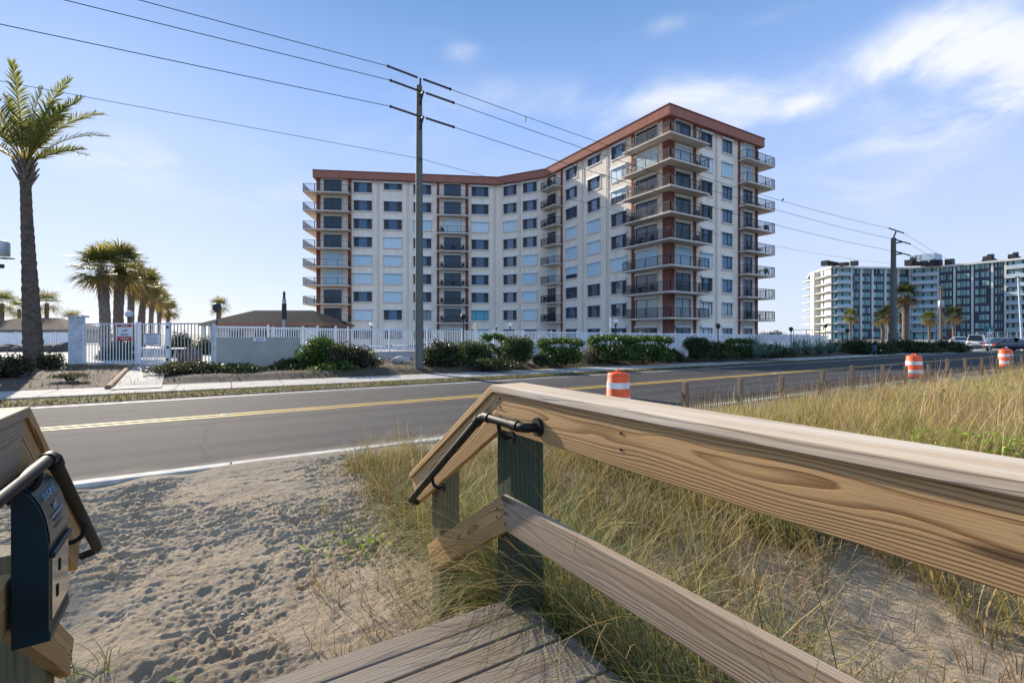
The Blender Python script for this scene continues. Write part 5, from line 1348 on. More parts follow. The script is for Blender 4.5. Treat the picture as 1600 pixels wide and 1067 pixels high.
# ================================================================== palms
def trunk_mesh(pts, rads, n=14, ring=.12, seed=0):
    m = MB(); rs = random.Random(seed); P = []; RR = []
    for i in range(len(pts)-1):
        a, b = Vector(pts[i]), Vector(pts[i+1]); k = max(2, int((b-a).length/ring))
        for j in range(k):
            u = j/k; P.append(a.lerp(b, u)); RR.append((rads[i]*(1-u)+rads[i+1]*u)*(1+.05*math.sin(j*2.1+i)+rs.uniform(-.03, .03)))
    P.append(Vector(pts[-1])); RR.append(rads[-1]); m.tube(P, RR, n); return m
def frond(base, az, el0, L, droop, nl, leafL, leafw, col, vee=.5, start=.12):
    """a feather frond: curved rachis with leaflets on both sides"""
    out = []; seg = 14; p = np.array(base, float); pts = [p.copy()]; tg = []
    for i in range(seg):
        el_ = el0 - droop*((i+.5)/seg)**1.5; d = np.array([math.cos(az)*math.cos(el_), math.sin(az)*math.cos(el_), math.sin(el_)]); p = p + d*L/seg; pts.append(p.copy()); tg.append(d)
    pts = np.array(pts); tg = np.array(tg+[tg[-1]])
    u = np.repeat(np.linspace(start, .995, nl), 2); sd = np.tile([1.0, -1.0], nl); f = u*seg; i0 = np.minimum(f.astype(int), seg-1); fr = (f-i0)[:, None]
    c = pts[i0]*(1-fr)+pts[i0+1]*fr; T = tg[i0]; side = np.array([-math.sin(az), math.cos(az), 0.0]); upv = np.cross(T, np.tile(side, (len(T), 1))); upv = -upv*np.sign(upv[:, 2:3]+1e-9)*-1
    dirn = T*(.55+.5*u[:, None]) + side*sd[:, None]*(.95-.35*u[:, None]) + upv*vee*.5 + RNG.normal(0, .15, c.shape); dirn /= np.linalg.norm(dirn, axis=1)[:, None]
    ll = leafL*np.clip(np.sin(np.pi*(.12+.80*u))**.7, .25, 1)*(.85+.3*RNG.random(len(u))); w = np.cross(dirn, upv); w /= np.linalg.norm(w, axis=1)[:, None]+1e-6
    hw = (leafw*.5)*np.ones((len(u), 1)); mid = c+dirn*ll[:, None]*.5; tip = c+dirn*ll[:, None]; tip[:, 2] -= .10*ll
    V = np.stack([c-w*hw*.6, c+w*hw*.6, mid+w*hw, tip, mid-w*hw], 1)
    V4a = np.stack([V[:,0], V[:,1], V[:,2], V[:,4]], 1); V4b = np.stack([V[:,4], V[:,2], V[:,3], V[:,3]+1e-4], 1)
    VV = np.concatenate([V4a, V4b]).reshape(-1, 3); Q = np.arange(len(VV)).reshape(-1, 4)
    cc = np.array(col)*(.75+.5*RNG.random((len(u), 1))); cc = np.repeat(np.concatenate([cc, cc]), 4, 0)
    # rachis as a thin ribbon pair
    rw = np.linspace(.045, .008, seg+1)[:, None]; A = pts-side*rw; B = pts+side*rw; rv = np.stack([A, B], 1).reshape(-1, 3); rq_ = np.array([[2*i, 2*i+1, 2*i+3, 2*i+2] for i in range(seg)])
    rv2 = np.stack([pts+np.array([0,0,1])*rw, pts-np.array([0,0,1])*rw], 1).reshape(-1, 3)
    rc = np.tile(np.array([(.20,.17,.06)]), (len(rv), 1))
    return [(VV, Q, cc), (rv, rq_, rc), (rv2, rq_, rc)]
def feather_palm(label, base, top, r0, r1, nf, L, seed, group=None, leafL=.55, cols=((.12,.15,.04), (.16,.18,.05), (.09,.12,.035))):
    global RNG
    RNG = np.random.default_rng(seed); rs = random.Random(seed); base = Vector(base); top = Vector(top)
    t = thing('date_palm', label, 'palm tree', tuple(base), 0, group); tp = top-base; H = tp.z
    trunk_mesh([(0,0,-.3), (tp.x*.02,tp.y*.02,.5), (tp.x*.4,tp.y*.4,H*.4), (tp.x*.8,tp.y*.8,H*.75), (tp.x,tp.y,H)], [r0*1.18, r0, (r0+r1)*.5, r1*1.02, r1*.95], 16, .13, seed).build('trunk', M['bark'], t)
    parts = []
    for i in range(nf):
        az_ = i*2.39996+rs.uniform(-.2, .2); f = i/(nf-1); el0 = R(87-40*f**1.2)+rs.uniform(-.07, .07)
        parts += frond((tp.x+.1*math.cos(az_), tp.y+.1*math.sin(az_), H+.1*(1-f)), az_, el0, L*rs.uniform(.85, 1.08), .2+.75*f+rs.uniform(-.1, .1), 52, leafL, .05, cols[i % 3], .5, .2)
    ra = math.atan2(RGT[1], RGT[0])
    for da, e0, LL, dr in ((.1, 1.02, 4.3, .95), (-.35, .92, 3.8, .75), (.3, .62, 2.4, .5), (-.1, 1.25, 4.5, .55), (math.pi-.1, 1.0, 4.6, .8), (math.pi+.3, .6, 3.0, .6), (math.pi*.5, .8, 3.6, .8), (-math.pi*.5, .85, 3.6, .7)):
        parts += frond((tp.x, tp.y, H), ra+da, e0, LL, dr, 50, leafL*1.05, .048, cols[int(LL*10) % 3], .5, .22)
    V, Q, C_ = cat(parts); cr = link('crown', np_mesh('crown', V, Q, M['palm'], C_), t)
    m = MB()   # old leaf bases under the crown
    for i in range(26):
        a = i*2.4; h = H-.9+1.0*i/26; m.tube([(tp.x*h/H+r1*.8*math.cos(a), tp.y*h/H+r1*.8*math.sin(a), h), (tp.x*h/H+(r1+.25)*math.cos(a), tp.y*h/H+(r1+.25)*math.sin(a), h+.55)], [.07, .025], 5)
    m.build('leaf_bases', M['bark_grey'], t); return t
q0 = gz(53, 21.4, .2); q1 = W(39, 258, D=21.4)
feather_palm('very tall single palm with a feathery crown at the left, standing by the pavement', q0, q1, .37, .20, 11, 3.85, 3, None, .66, ((.15,.16,.045), (.20,.19,.06), (.12,.13,.04)))
def fan_palm(label, px, D, ztop, lean=0.0, r=.2, nf=30, fanr=.95, stalk=1.1, seed=0, group=None, cols=((.11,.13,.045), (.15,.16,.06), (.19,.16,.07)), zb=.0, name='sabal_palm', dead=.15):
    global RNG
    RNG = np.random.default_rng(seed); rs = random.Random(seed); b = gz(px, D, zb); t = thing(name, label, 'palm tree', tuple(b), 0, group)
    rv = Vector(RGT); H = ztop-zb; tx, ty = rv.x*lean, rv.y*lean
    trunk_mesh([(0,0,-.3), (tx*.3,ty*.3,H*.5), (tx,ty,H)], [r*1.15, r, r*1.1], 12, .2, seed).build('trunk', M['bark_grey'], t)
    parts = []
    for i in range(nf):
        az_ = i*2.39996+rs.uniform(-.3, .3); f = i/(nf-1); el = R(82-132*f)+rs.uniform(-.12, .12)
        d = np.array([math.cos(az_)*math.cos(el), math.sin(az_)*math.cos(el), math.sin(el)]); c0 = np.array([tx, ty, H]); st = stalk*rs.uniform(.8, 1.1); hub = c0+d*st; hub[2] -= .12*st*st*(1-abs(d[2]))
        side = np.array([-math.sin(az_), math.cos(az_), 0]); up = np.cross(side, d); nl = 17; an = np.linspace(-1.75, 1.75, nl)
        dd = d*np.cos(an)[:, None]+side*np.sin(an)[:, None]; dd = dd+up*.12*np.cos(an*2)[:, None]+RNG.normal(0, .05, (nl, 3)); ll = fanr*(.75+.3*np.cos(an*.8))*(.9+.2*RNG.random(nl))
        w = np.cross(dd, up); w /= np.linalg.norm(w, axis=1)[:, None]+1e-6; hw = .045; mid = hub+dd*ll[:, None]*.55; tip = hub+dd*ll[:, None]; tip[:, 2] -= .22*ll
        col = np.array(cols[i % 3])*rs.uniform(.7, 1.25) if f < 1-dead else np.array((.24,.17,.09))
        V4a = np.stack([hub-w*hw*.4, hub+w*hw*.4, mid+w*hw, mid-w*hw], 1); V4b = np.stack([mid-w*hw, mid+w*hw, tip, tip+1e-4], 1)
        VV = np.concatenate([V4a, V4b]).reshape(-1, 3); parts.append((VV, np.arange(len(VV)).reshape(-1, 4), np.tile(col, (len(VV), 1))))
        sv = np.array([c0-side*.025, c0+side*.025, hub+side*.015, hub-side*.015]); parts.append((sv, np.array([[0,1,2,3]]), np.tile(np.array((.16,.15,.06)), (4, 1))))
    V, Q, C_ = cat(parts); link('crown', np_mesh('crown', V, Q, M['palm'], C_), t); return t
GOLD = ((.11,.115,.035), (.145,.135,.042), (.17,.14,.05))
zt = lambda py, D: EYE+(HY-py)/F*D
for i, (px, D, py, lean, lab) in enumerate(((163, 36, 422, -.35, 'left tree of the tall cabbage palm pair behind the gate'), (181, 38, 416, .2, 'right tree of the tall cabbage palm pair behind the gate'), (201, 50, 436, .1, 'slim cabbage palm right behind the tall pair'), (214, 54, 446, .8, 'cabbage palm with an arching frond in the middle of the row'),
        (219, 60, 450, .2, 'cabbage palm behind the white globe lamp in the row'), (232, 68, 462, .3, 'bushy cabbage palm third from the end of the row'), (245, 78, 472, .2, 'low golden cabbage palm second from the end of the row'), (258, 90, 485, .3, 'last and lowest cabbage palm of the row'))):
    fan_palm(lab, px+3, D, zt(py, D), lean, .34 if i < 2 else .3, 46, 1.3 if i < 2 else 1.5, 1.2, 30+i, 'cabbage palms in a row behind the gate', GOLD)
for i, (px, D, py, lab) in enumerate(((3, 95, 474, 'far palm beyond the brown roof at the picture edge'), (30, 120, 483, 'hazy far tree beyond the brown roof, left of the tall palm'), (73, 100, 474, 'far palm above the brown roof, right of the tall palm'), (112, 130, 499, 'small far palm by the gate pillar'))):
    fan_palm(lab, px, D, zt(py, D), 0, .35, 30, 2.4, 1.5, 50+i, 'far palms beyond the brown roof')
fan_palm('small palm above the pool house roof beside the dark lamp head', 343, 95, zt(478, 95), 0, .3, 26, 1.7, 1.0, 56, None)
SHADE_LEAF = ((.035,.045,.022), (.05,.06,.028), (.06,.05,.03))  # leaf colours darkened to carry the shade these palms stand in
for i, (px, D, py, r, fr, lab, cl2) in enumerate(((1415, 53, 462, .38, 1.5, 'dark shaded palm just right of the second utility pole', SHADE_LEAF), (1390, 62, 492, .3, 1.4, 'dark shaded palm left of the second utility pole', SHADE_LEAF), (1329, 85, 494, .22, 1.4, 'slim sunlit palm in front of the hotel corner', GOLD),
        (1452, 88, 498, .22, 1.5, 'slim palm with a rusty crown left of the thin wooden pole', GOLD), (1490, 84, 492, .25, 1.9, 'wide dark palm right of the thin wooden pole', SHADE_LEAF), (1379, 70, 497, .25, 1.4, 'small dark palm at the far left of the shaded group', SHADE_LEAF))):
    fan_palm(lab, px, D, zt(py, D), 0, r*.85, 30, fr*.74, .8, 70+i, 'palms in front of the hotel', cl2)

# ================================================================== poles and wires
def pole_wood(t, H, r0, r1, mat='pole_wood'):
    m = MB(); m.tube([(0,0,-.6), (0,0,H*.5), (0,0,H)], [r0, (r0+r1)/2, r1], 16); return m.build('pole', M[mat], t)
def insulator(t, a, b):
    a = Vector(a); b = Vector(b); d = b-a; L = d.length; m = MB(); m.tube([a, b], .035, 8); k = int(L/.075)
    for i in range(1, k): p = a+d*(i/k); q = d.normalized()*.012; m.tube([p-q, p+q], .062, 10)
    m.tube([b-d.normalized()*.05, b], .07, 8); m.build('insulator', M['insul'], t)
U1 = W(655, D=21.9).xy; LT = U1.y; u1z = EYE+(HY-135)/F*21.9
t1 = thing('utility_pole', 'tall round utility pole on the far pavement with three insulator arms', 'utility pole', (U1.x, U1.y, 0), 0, 'utility poles along the road')
pole_wood(t1, u1z, .205, .135)
lev1 = [(u1z+.30, 'top'), (EYE+(HY-147)/F*21.6, 'arm'), (EYE+(HY-186)/F*21.6, 'arm')]
att1 = []
for z, ty in lev1:
    off = -.52 if ty == 'arm' else -.14
    m = MB()
    if ty == 'arm': m.tube([(0, -.1, z-.42), (0, off, z)], .045, 8); m.tube([(0, -.1, z+.02), (0, off-.05, z)], .06, 8); m.build('arm', M['dark_metal'], t1)
    else: m.tube([(0, 0, u1z-.35), (0, off, z-.25), (0, off, z)], .05, 8); m.build('arm', M['dark_metal'], t1)
    la_ = (-1.55, off, z+.12); ra_ = (1.55, off, z-.10)
    insulator(t1, (-.12, off, z), la_); insulator(t1, (.12, off, z), ra_)
    att1.append((Vector((U1.x-1.55, LT+off, z+.12)), Vector((U1.x+1.55, LT+off, z-.10))))
m = MB(); m.tube([(0, -.2, EYE+(HY-248)/F*21.7), (0, .2, EYE+(HY-248)/F*21.7)], .04, 6); m.build('bolt', M['dark_metal'], t1)
U2 = W(1396, D=48).xy; u2z = EYE+(HY-372)/F*48
t2 = thing('utility_pole', 'second utility pole down the road beside the dark shaded palms', 'utility pole', (U2.x, U2.y, 0), 0, 'utility poles along the road')
pole_wood(t2, u2z, .29, .21)
m = MB(); m.tube([(0,0,-.6), (0,0,2.0)], [.46, .44], 12); m.build('base_sleeve', M['pole_wood'], t2)
att2 = []
for z, off in ((u2z+.7, -.25), (EYE+(HY-379)/F*47.6, -.8), (EYE+(HY-397)/F*47.6, -.8)):
    m = MB(); m.tube([(0, 0, z-.7 if off > -.5 else z), (0, off, z)], .07, 8); m.build('arm', M['dark_metal'], t2)
    insulator(t2, (-.12, off, z), (-1.7, off, z+.05)); insulator(t2, (.12, off, z), (1.7, off, z-.05))
    att2.append((Vector((U2.x-1.7, U2.y+off, z+.05)), Vector((U2.x+1.7, U2.y+off, z-.05))))
def wire(label, a, b, sag, r=.012, n=26, extra=None, name='power_line'):
    m = MB(); pts = [a.lerp(b, i/n) - Vector((0, 0, sag*4*(i/n)*(1-i/n))) for i in range(n+1)]; m.tube(pts, r, 6)
    if extra:
        for f in extra: p = a.lerp(b, f)-Vector((0, 0, sag*4*f*(1-f))); m.tube([p, p-Vector((0, 0, .28))], .03, 6)
    return tag(m.build(name, M['wire']), label, 'cable', 'overhead wires')
def back(px, py, zat, y):
    """point on the vertical plane of a wire seen at this place, carried on to the previous pole"""
    return W(px, py, t=y)
nm_ = ('topmost', 'middle', 'lowest thick')
for i in range(3):
    px, py = ((212, 0), (93, 0), (0, 40))[i]; p = W(px, py, t=att1[i][0].y); a = att1[i][0]; d = (p-a); far = a+d*(48/abs(d.x)); far.z += .5
    wire('%s power wire reaching from the first utility pole to the upper left' % nm_[i], a, far, .12, .014)
    wire('%s power wire sagging between the two utility poles' % nm_[i], att1[i][1], att2[i][0], (.55, .55, .55)[i], .014, extra=((.09,), (), (.22,))[i])
    e = att2[i][1]; wire('%s power wire running on from the second utility pole past the hotel' % nm_[i], e, e+Vector((60, 4, -2.5)), .8, .014)
a = Vector((U1.x, LT-.2, EYE+(HY-248)/F*21.7)); p = W(155, 154, t=LT-.2); d = p-a; far = a+d*(48/abs(d.x))
wire('thin communication wire reaching left from the first utility pole', a, far, .05, .009)
b = Vector((U2.x, U2.y-.2, EYE+(HY-412)/F*47.6)); wire('thin communication wire sagging between the two utility poles', a, b, .7, .009)
# small bird on the top wire
f = .60; bp = att1[0][1].lerp(att2[0][0], f)-Vector((0, 0, .55*4*f*(1-f)))
m = MB(); m.tube([(-.18, 0, .02), (-.08, 0, .07), (.05, 0, .13), (.11, 0, .19), (.15, 0, .21), (.19, 0, .20)], [.012, .05, .065, .045, .04, .008], 8); m.tube([(.02, 0, .0), (.03, 0, .08)], .01, 4)
tag(m.build('bird', M['dark_metal'], None, tuple(bp)), 'small dark bird sitting on the topmost wire between the poles', 'bird')
# thin wooden pole with transformer, light pole at the right edge, transformer pole at the left edge
q = gz(1470.5, 62, .0); t3 = thing('wooden_pole', 'thin wooden service pole with a small transformer in front of the hotel', 'utility pole', tuple(q)); H3 = zt(447, 62); pole_wood(t3, H3, .17, .12, 'fence_wood')
m = MB(); m.lathe([(.30, 0), (.32, .05), (.32, .85), (.26, .95)], 14); m.build('transformer', M['metal'], t3, (-.35, -.1, zt(481, 62))); m = MB(); m.box(-.9, .9, -.05, .05, H3-.5, H3-.36); m.build('crossarm', M['fence_wood'], t3)
m = MB(); m.tube([(0, 0, H3*.72), (4.2, .5, .1)], .03, 5); m.build('guy_wire', M['metal'], t3)
q = gz(1598, 52, .0); t4 = thing('light_pole', 'slim pale street light pole leaning at the right edge', 'street light', tuple(q)); m = MB(); m.tube([(0,0,0), (-.45, .25, zt(434, 52))], [.13, .09], 10); m.build('pole', M['vinyl_blue'], t4); m = MB(); m.box(-.9, -.2, .1, .4, zt(434, 52), zt(434, 52)+.14); m.build('lamp_head', M['metal'], t4)
q = gz(-14, 40, 0); t5 = thing('transformer_pole', 'transformer and street light on a pole cut off by the left edge', 'utility pole', tuple(q), -math.atan2(FWD[0], FWD[1]))
pole_wood(t5, zt(330, 40), .2, .15)
m = MB(); m.lathe([(.55, 0), (.57, .06), (.57, 1.1), (.5, 1.22), (.2, 1.3)], 20); m.build('transformer', M['metal'], t5, (.85, 0, zt(400, 40))); m = MB(); m.box(0, .85, -.06, .06, zt(395, 40), zt(393, 40)); m.build('bracket', M['dark_metal'], t5)
m = MB(); m.tube([(0, 0, zt(403, 40)), (1.0, 0, zt(404, 40))], .05, 8); m._add([(1.0,-.16,zt(404,40)-.06),(1.95,-.1,zt(405,40)),(1.95,.1,zt(405,40)),(1.0,.16,zt(404,40)-.06),(1.0,-.16,zt(404,40)+.08),(1.95,-.1,zt(405,40)+.08),(1.95,.1,zt(405,40)+.08),(1.0,.16,zt(404,40)+.08)], [(0,3,2,1),(4,5,6,7),(0,1,5,4),(1,2,6,5),(2,3,7,6),(3,0,4,7)])
m.build('street_lamp', M['dark_metal'], t5); m = MB(); m.box(.6, 1.0, -.15, .15, zt(419, 40), zt(413, 40)); m.build('junction_box', M['dark_metal'], t5)
# sign pole at the pavement
q = gz(953.5, 27.5, .03); sp = thing('sign_pole', 'thin white sign post at the pavement edge seen edge-on', 'sign', tuple(q), math.atan2(q.y, q.x)-PI2+R(88))
m = MB(); m.box(-.025, .025, -.04, .04, 0, zt(497, 27.5)); m.build('post', M['vinyl'], sp); m = MB(); m.box(-.3, .3, -.055, -.045, zt(513, 27.5), zt(497, 27.5)); m.build('sign_panel', M['sign_w'], sp)
q = gz(1546, 46, .05); ssn = thing('street_name_sign', 'green street name sign on a white post by the parked cars', 'sign', tuple(q), -math.atan2(FWD[0], FWD[1]))
m = MB(); m.tube([(0,0,0), (0,0,zt(514, 46))], .05, 8); m.build('post', M['vinyl'], ssn); m = MB(); m.box(-.48, .48, -.02, .02, zt(517, 46), zt(514.5, 46)); m.build('name_blade', M['sign_g'], ssn); m = MB(); m.box(-.02, .02, -.45, .45, zt(514, 46)+.01, zt(511.5, 46)); m.build('name_blade', M['sign_g'], ssn)
m = MB(); m.box(-.14, .14, -.07, -.055, zt(523, 46), zt(519, 46)); m.build('plate', M['vinyl'], ssn)

# lamp posts with globes
def globe_lamp(label, px, py, D, r, mat, zb=.03, post='dark_metal'):
    q = gz(px, D, zb); H = zt(py, D)-zb; t = thing('globe_lamp', label, 'lamp post', tuple(q), 0, 'globe lamp posts around the pool')
    m = MB(); m.tube([(0,0,0), (0,0,.4), (0,0,.45), (0,0,H-r)], [.09, .08, .05, .04], 10); m.build('post', M[post], t)
    m = MB(); prof = [(r*math.sin(math.pi*i/12), H-r*math.cos(math.pi*i/12)) for i in range(13)]; m.lathe(prof, 18); m.build('globe', M[mat], t)
    m = MB(); m.lathe([(.06, H-r-.08), (r*.55, H-r*.92), (r*.5, H-r*.8)], 14); m.build('collar', M['dark_metal'], t)
globe_lamp('lamp post with a dark oval head in front of the pool house roof', 339, 480, 29.5, .26, 'dark_metal')
globe_lamp('dark-backed globe lamp right of the utility pole in front of the red column', 724, 494.5, 31, .19, 'dark_metal')
globe_lamp('white globe lamp against the left wing above the picket fence', 580.5, 507.5, 46, .2, 'globe')
globe_lamp('small white globe lamp left of the closed umbrella pair', 776, 509, 50, .16, 'globe')
globe_lamp('white globe lamp between the two closed umbrellas', 797, 508, 42, .21, 'globe')
globe_lamp('white-faced globe lamp behind the thin sign post', 962, 503, 33, .2, 'globe')
globe_lamp('dark globe lamp near the street corner of the block', 1122, 509, 37, .19, 'dark_metal')
globe_lamp('large pale globe lamp among the cabbage palms', 202, 491, 36, .27, 'vinyl_blue')
globe_lamp('dark globe lamp past the right end of the block', 1236, 514, 46, .2, 'dark_metal')
globe_lamp('dark globe lamp before the hotel corner', 1290, 509, 60, .24, 'dark_metal')
globe_lamp('dark globe lamp in front of the hotel beside the slim sunlit palm', 1324, 516, 56, .24, 'dark_metal')
def umbrella(label, px, D, py):
    q = gz(px, D, .03); H = zt(py, D); t = thing('patio_umbrella', label, 'umbrella', tuple(q), 0, 'closed patio umbrellas')
    m = MB(); m.tube([(0,0,0), (0,0,H)], .03, 8); m.build('pole', M['dark_metal'], t); m = MB(); m.lathe([(.07, H-1.55), (.17, H-1.45), (.12, H-.9), (.17, H-.35), (.13, H-.2), (.05, H-.05), (.0, H+.02)], 10); m.build('canopy', M['canvas'], t)
umbrella('closed beige patio umbrella nearer the dark globe lamp', 743.5, 38, 503); umbrella('closed beige patio umbrella right of the white globe lamp', 806, 40, 503.5)
# pool furniture glimpsed through the fence
def pool_table(label, px, D):
    q = gz(px, D, .2); t = thing('pool_table', label, 'table', tuple(q), 0, 'white tables on the pool deck'); m = MB(); m.lathe([(.6, .70), (.62, .73), (.6, .75)], 20); m.build('table_top', M['vinyl'], t)
    for k in range(4): m = MB(); a = k*PI2+.7; m.tube([(.42*math.cos(a), .42*math.sin(a), 0), (.34*math.cos(a), .34*math.sin(a), .7)], .025, 6); m.build('leg', M['vinyl'], t)
for px, D, lab in ((236, 31, 'white table behind the walk gate'), (281, 30, 'white table behind the right side of the entrance fence'), (590, 36, 'white table behind the picket fence left of the utility pole'), (626, 38, 'white table behind the picket fence close to the utility pole')): pool_table(lab, px, D)
ub = thing('utility_cabinet', 'white louvred cabinet behind the bushes in front of the fence', 'cabinet', tuple(gz(920, 33.5, .05)), 0)
m = MB(); m.box(-.48, .48, -.3, .3, 0, 1.5); m.build('case', M['vinyl'], ub, bevel=.02)
for k in range(5): m = MB(); m.box(-.4, .4, -.33, -.305, .85+k*.12, .90+k*.12); m.build('louvre', M['vinyl_blue'], ub)

# ================================================================== sand fence and drums
sf = thing('sand_fence', 'low slatted sand fence with square wooden posts along the road shoulder', 'fence')
xs = [9.1+2.05*i for i in range(18)]; rs = random.Random(4)
for i, x in enumerate(xs):
    y = 7.28+rs.uniform(-.05, .05)
    m = MB(); h = rs.uniform(.72, .82); m.box(0, h+.4, -.052, .052, -.052, .052); m.build('post', M['fence_wood'], sf, (x, y, dune(x, y)-.4), (rs.uniform(-.02, .02), -PI2+rs.uniform(-.03, .03), 0), bevel=.008)
x = 9.0; k = 0
pan = MB()
rs = random.Random(6); n_panel = 0
while x < 44:
    y = 7.34+.03*math.sin(x*1.3); h = .40+rs.uniform(-.05, .05)+.05*math.sin(x*.9); lean = rs.uniform(-.03, .03); b = float(dune(x, y))
    pan._add([(x-.018,y-.004,b-.2),(x+.018,y-.004,b-.2),(x+.018,y+.004,b-.2),(x-.018,y+.004,b-.2),(x-.018+lean,y-.004,b+h),(x+.018+lean,y-.004,b+h),(x+.018+lean,y+.004,b+h),(x-.018+lean,y+.004,b+h)], [(0,3,2,1),(4,5,6,7),(0,1,5,4),(1,2,6,5),(2,3,7,6),(3,0,4,7)])
    x += .095; k += 1
    if k % 110 == 0: pan.build('slats', M['fence_wood'], sf); pan = MB()
pan.build('slats', M['fence_wood'], sf)
m = MB(); m.tube([(9.0+i*.8, 7.33+.03*math.sin((4.4+i*.8)*1.3), float(dune(9.0+i*.8, 7.34))+.27+.012*math.sin(i*2)) for i in range(44)], .005, 5); m.build('wire', M['wire'], sf)

def drum(label, x, y, sc=1.0, rz=0.0):
    t = thing('traffic_drum', label, 'traffic drum', (x, y, .005), rz, 'orange traffic drums on the shoulder')
    prof = [(.295, .05), (.292, .20), (.280, .215)]; zz = [.22, .385, .40, .555, .57, .725, .74, .90]
    m = MB(); m.lathe([(.38, 0), (.385, .05), (.30, .055)], 28); m.build('base', M['rubber'], t)
    m = MB(); m.lathe([(.300, .055), (.296, .20), (.286, .212), (.284, .385), (.276, .395), (.274, .555), (.266, .565), (.264, .725), (.256, .735), (.25, .885), (.235, .925), (.20, .938), (.0, .942)], 32)
    m.build('body', M['orange'], t)
    for a, b, r in ((.225, .375, .2865), (.575, .715, .2665)):
        m = MB(); m.lathe([(r, a), (r-.002, b)], 32); s = m.build('reflective_band', M['reflect'], t)
    m = MB(); m.tube(smooth_path([(-.10, 0, .925), (-.085, 0, 1.0), (.085, 0, 1.0), (.10, 0, .925)]), .02, 8); m.build('handle', M['orange'], t); t.scale = (sc, sc, sc); return t
drum('nearest orange and white traffic drum, cut off by the timber railing', *W(966, D=11.05).xy, 1.0, .4)
q = W(1428, D=19.2).xy; drum('orange and white traffic drum behind the sand fence posts', q.x, max(q.y, 7.9), 1.03, .9)
q = W(1571, D=25.3).xy; drum('farthest orange and white traffic drum at the right edge', q.x, max(q.y, 7.9), 1.08, 1.7)
for i, (px, t_) in enumerate(((350, 12.5), (1210, 12.5))):
    q = W(px, t=t_); m = MB(); m._add([(-.06,-.05,0),(.06,-.05,0),(.06,.05,0),(-.06,.05,0),(-.03,-.045,.02),(.03,-.045,.02),(.03,.045,.02),(-.03,.045,.02)], [(4,5,6,7),(0,1,5,4),(1,2,6,5),(2,3,7,6),(3,0,4,7),(0,3,2,1)])
    tag(m.build('road_stud', M['reflect'], None, (q.x, q.y, .006)), 'small raised marker on the yellow centre lines %s' % ('before the sand area' if i == 0 else 'near the orange drums'), 'road stud')

# ================================================================== people and a dog
def skin(name, joints, edges, mat, parent=None, sub=2, loc=None, rot=None):
    me = bpy.data.meshes.new(name); me.from_pydata([j[:3] for j in joints], edges, []); me.materials.append(mat)
    o = link(name, me, parent, loc, rot); sk = o.modifiers.new('skin', 'SKIN'); me.skin_vertices.new() if not me.skin_vertices else None
    for i, j in enumerate(joints):
        v = me.skin_vertices[0].data[i]; r = j[3]; v.radius = (r, j[4] if len(j) > 4 else r); v.use_root = (i == 0)
    ss_ = o.modifiers.new('sub', 'SUBSURF'); ss_.levels = sub; ss_.render_levels = sub
    for p in me.polygons: p.use_smooth = True
    sk.use_smooth_shade = True; return o
def person(label, loc, rz, sc, top, bottom, walking=True, arms='down', hairm='hair'):
    t = thing('person', label, 'person', loc, rz)
    s = .16 if walking else .03
    J = [(0,0,.95,.13,.10), (0,0,1.15,.12,.09), (0,.0,1.36,.15,.10), (0,0,1.48,.06), (0,-.01,1.56,.065,.075), (0,-.02,1.68,.078,.095), (0,-.01,1.76,.05,.06),
         (.10,0,.90,.085), (.11,-s*.5,.50,.058), (.11,s*.4,.09,.042), (.11,s*.4-.14,.03,.035), (-.10,0,.90,.085), (-.11,-s*.9,.50,.058), (-.11,-s*1.6,.09,.042), (-.11,-s*1.6-.14,.03,.035),
         (.19,0,1.41,.055)]
    E = [(0,1),(1,2),(2,3),(3,4),(4,5),(5,6),(0,7),(7,8),(8,9),(9,10),(0,11),(11,12),(12,13),(13,14),(2,15)]
    ai = len(J)
    if arms == 'down': J += [(.25,-.05,1.14,.042), (.25,-.18,.92,.033), (.25,-.22,.84,.03)]
    else: J += [(.27,-.12,1.2,.042), (.16,-.34,1.12,.033), (.12,-.42,1.12,.03)]
    E += [(15,ai),(ai,ai+1),(ai+1,ai+2)]; J += [(-.19,0,1.41,.055), (-.25,.06,1.14,.042), (-.24,-.06,.92,.033), (-.24,-.09,.84,.03)]; E += [(2,ai+3),(ai+3,ai+4),(ai+4,ai+5),(ai+5,ai+6)]
    skin('body', J, E, M['skin'], t)
    g = .016
    JJ = [(0,0,.93,.145,.115), (0,0,1.15,.14,.11), (0,0,1.36,.165,.115), (0,0,1.46,.08), (.19,0,1.40,.07), J[ai][:3]+(.058,), J[ai+1][:3]+(.046,), (-.19,0,1.40,.07), J[ai+4][:3]+(.058,), J[ai+5][:3]+(.046,)]
    skin('jacket', JJ, [(0,1),(1,2),(2,3),(2,4),(4,5),(5,6),(2,7),(7,8),(8,9)], M[top], t)
    skin('trousers', [(0,0,.97,.14,.11), (.10,0,.88,.10), (.11,-s*.5,.50,.075), (.11,s*.4,.10,.06), (-.10,0,.88,.10), (-.11,-s*.9,.50,.075), (-.11,-s*1.6,.10,.06)], [(0,1),(1,2),(2,3),(0,4),(4,5),(5,6)], M[bottom], t)
    skin('hair', [(0,.03,1.66,.07,.08), (0,.02,1.74,.075,.09), (0,-.02,1.79,.05,.05)], [(0,1),(1,2)], M[hairm], t)
    for sx, fy in ((.11, s*.4), (-.11, -s*1.6)): skin('shoe', [(sx,fy+.05,.05,.05), (sx,fy-.05,.045,.05), (sx,fy-.16,.035,.042)], [(0,1),(1,2)], M['sign_w'], t, 1)
    t.scale = (sc, sc, sc); return t
q = gz(1367, 40.5, .05); person('person in a navy jacket and blue jeans walking on the shaded pavement', tuple(q), R(-115), .80, 'jacket', 'denim')
q = gz(1374.5, 40.0, .05); dg_ = thing('dog', 'black dog with a pale chest beside the walking person', 'dog', tuple(q), R(-150))
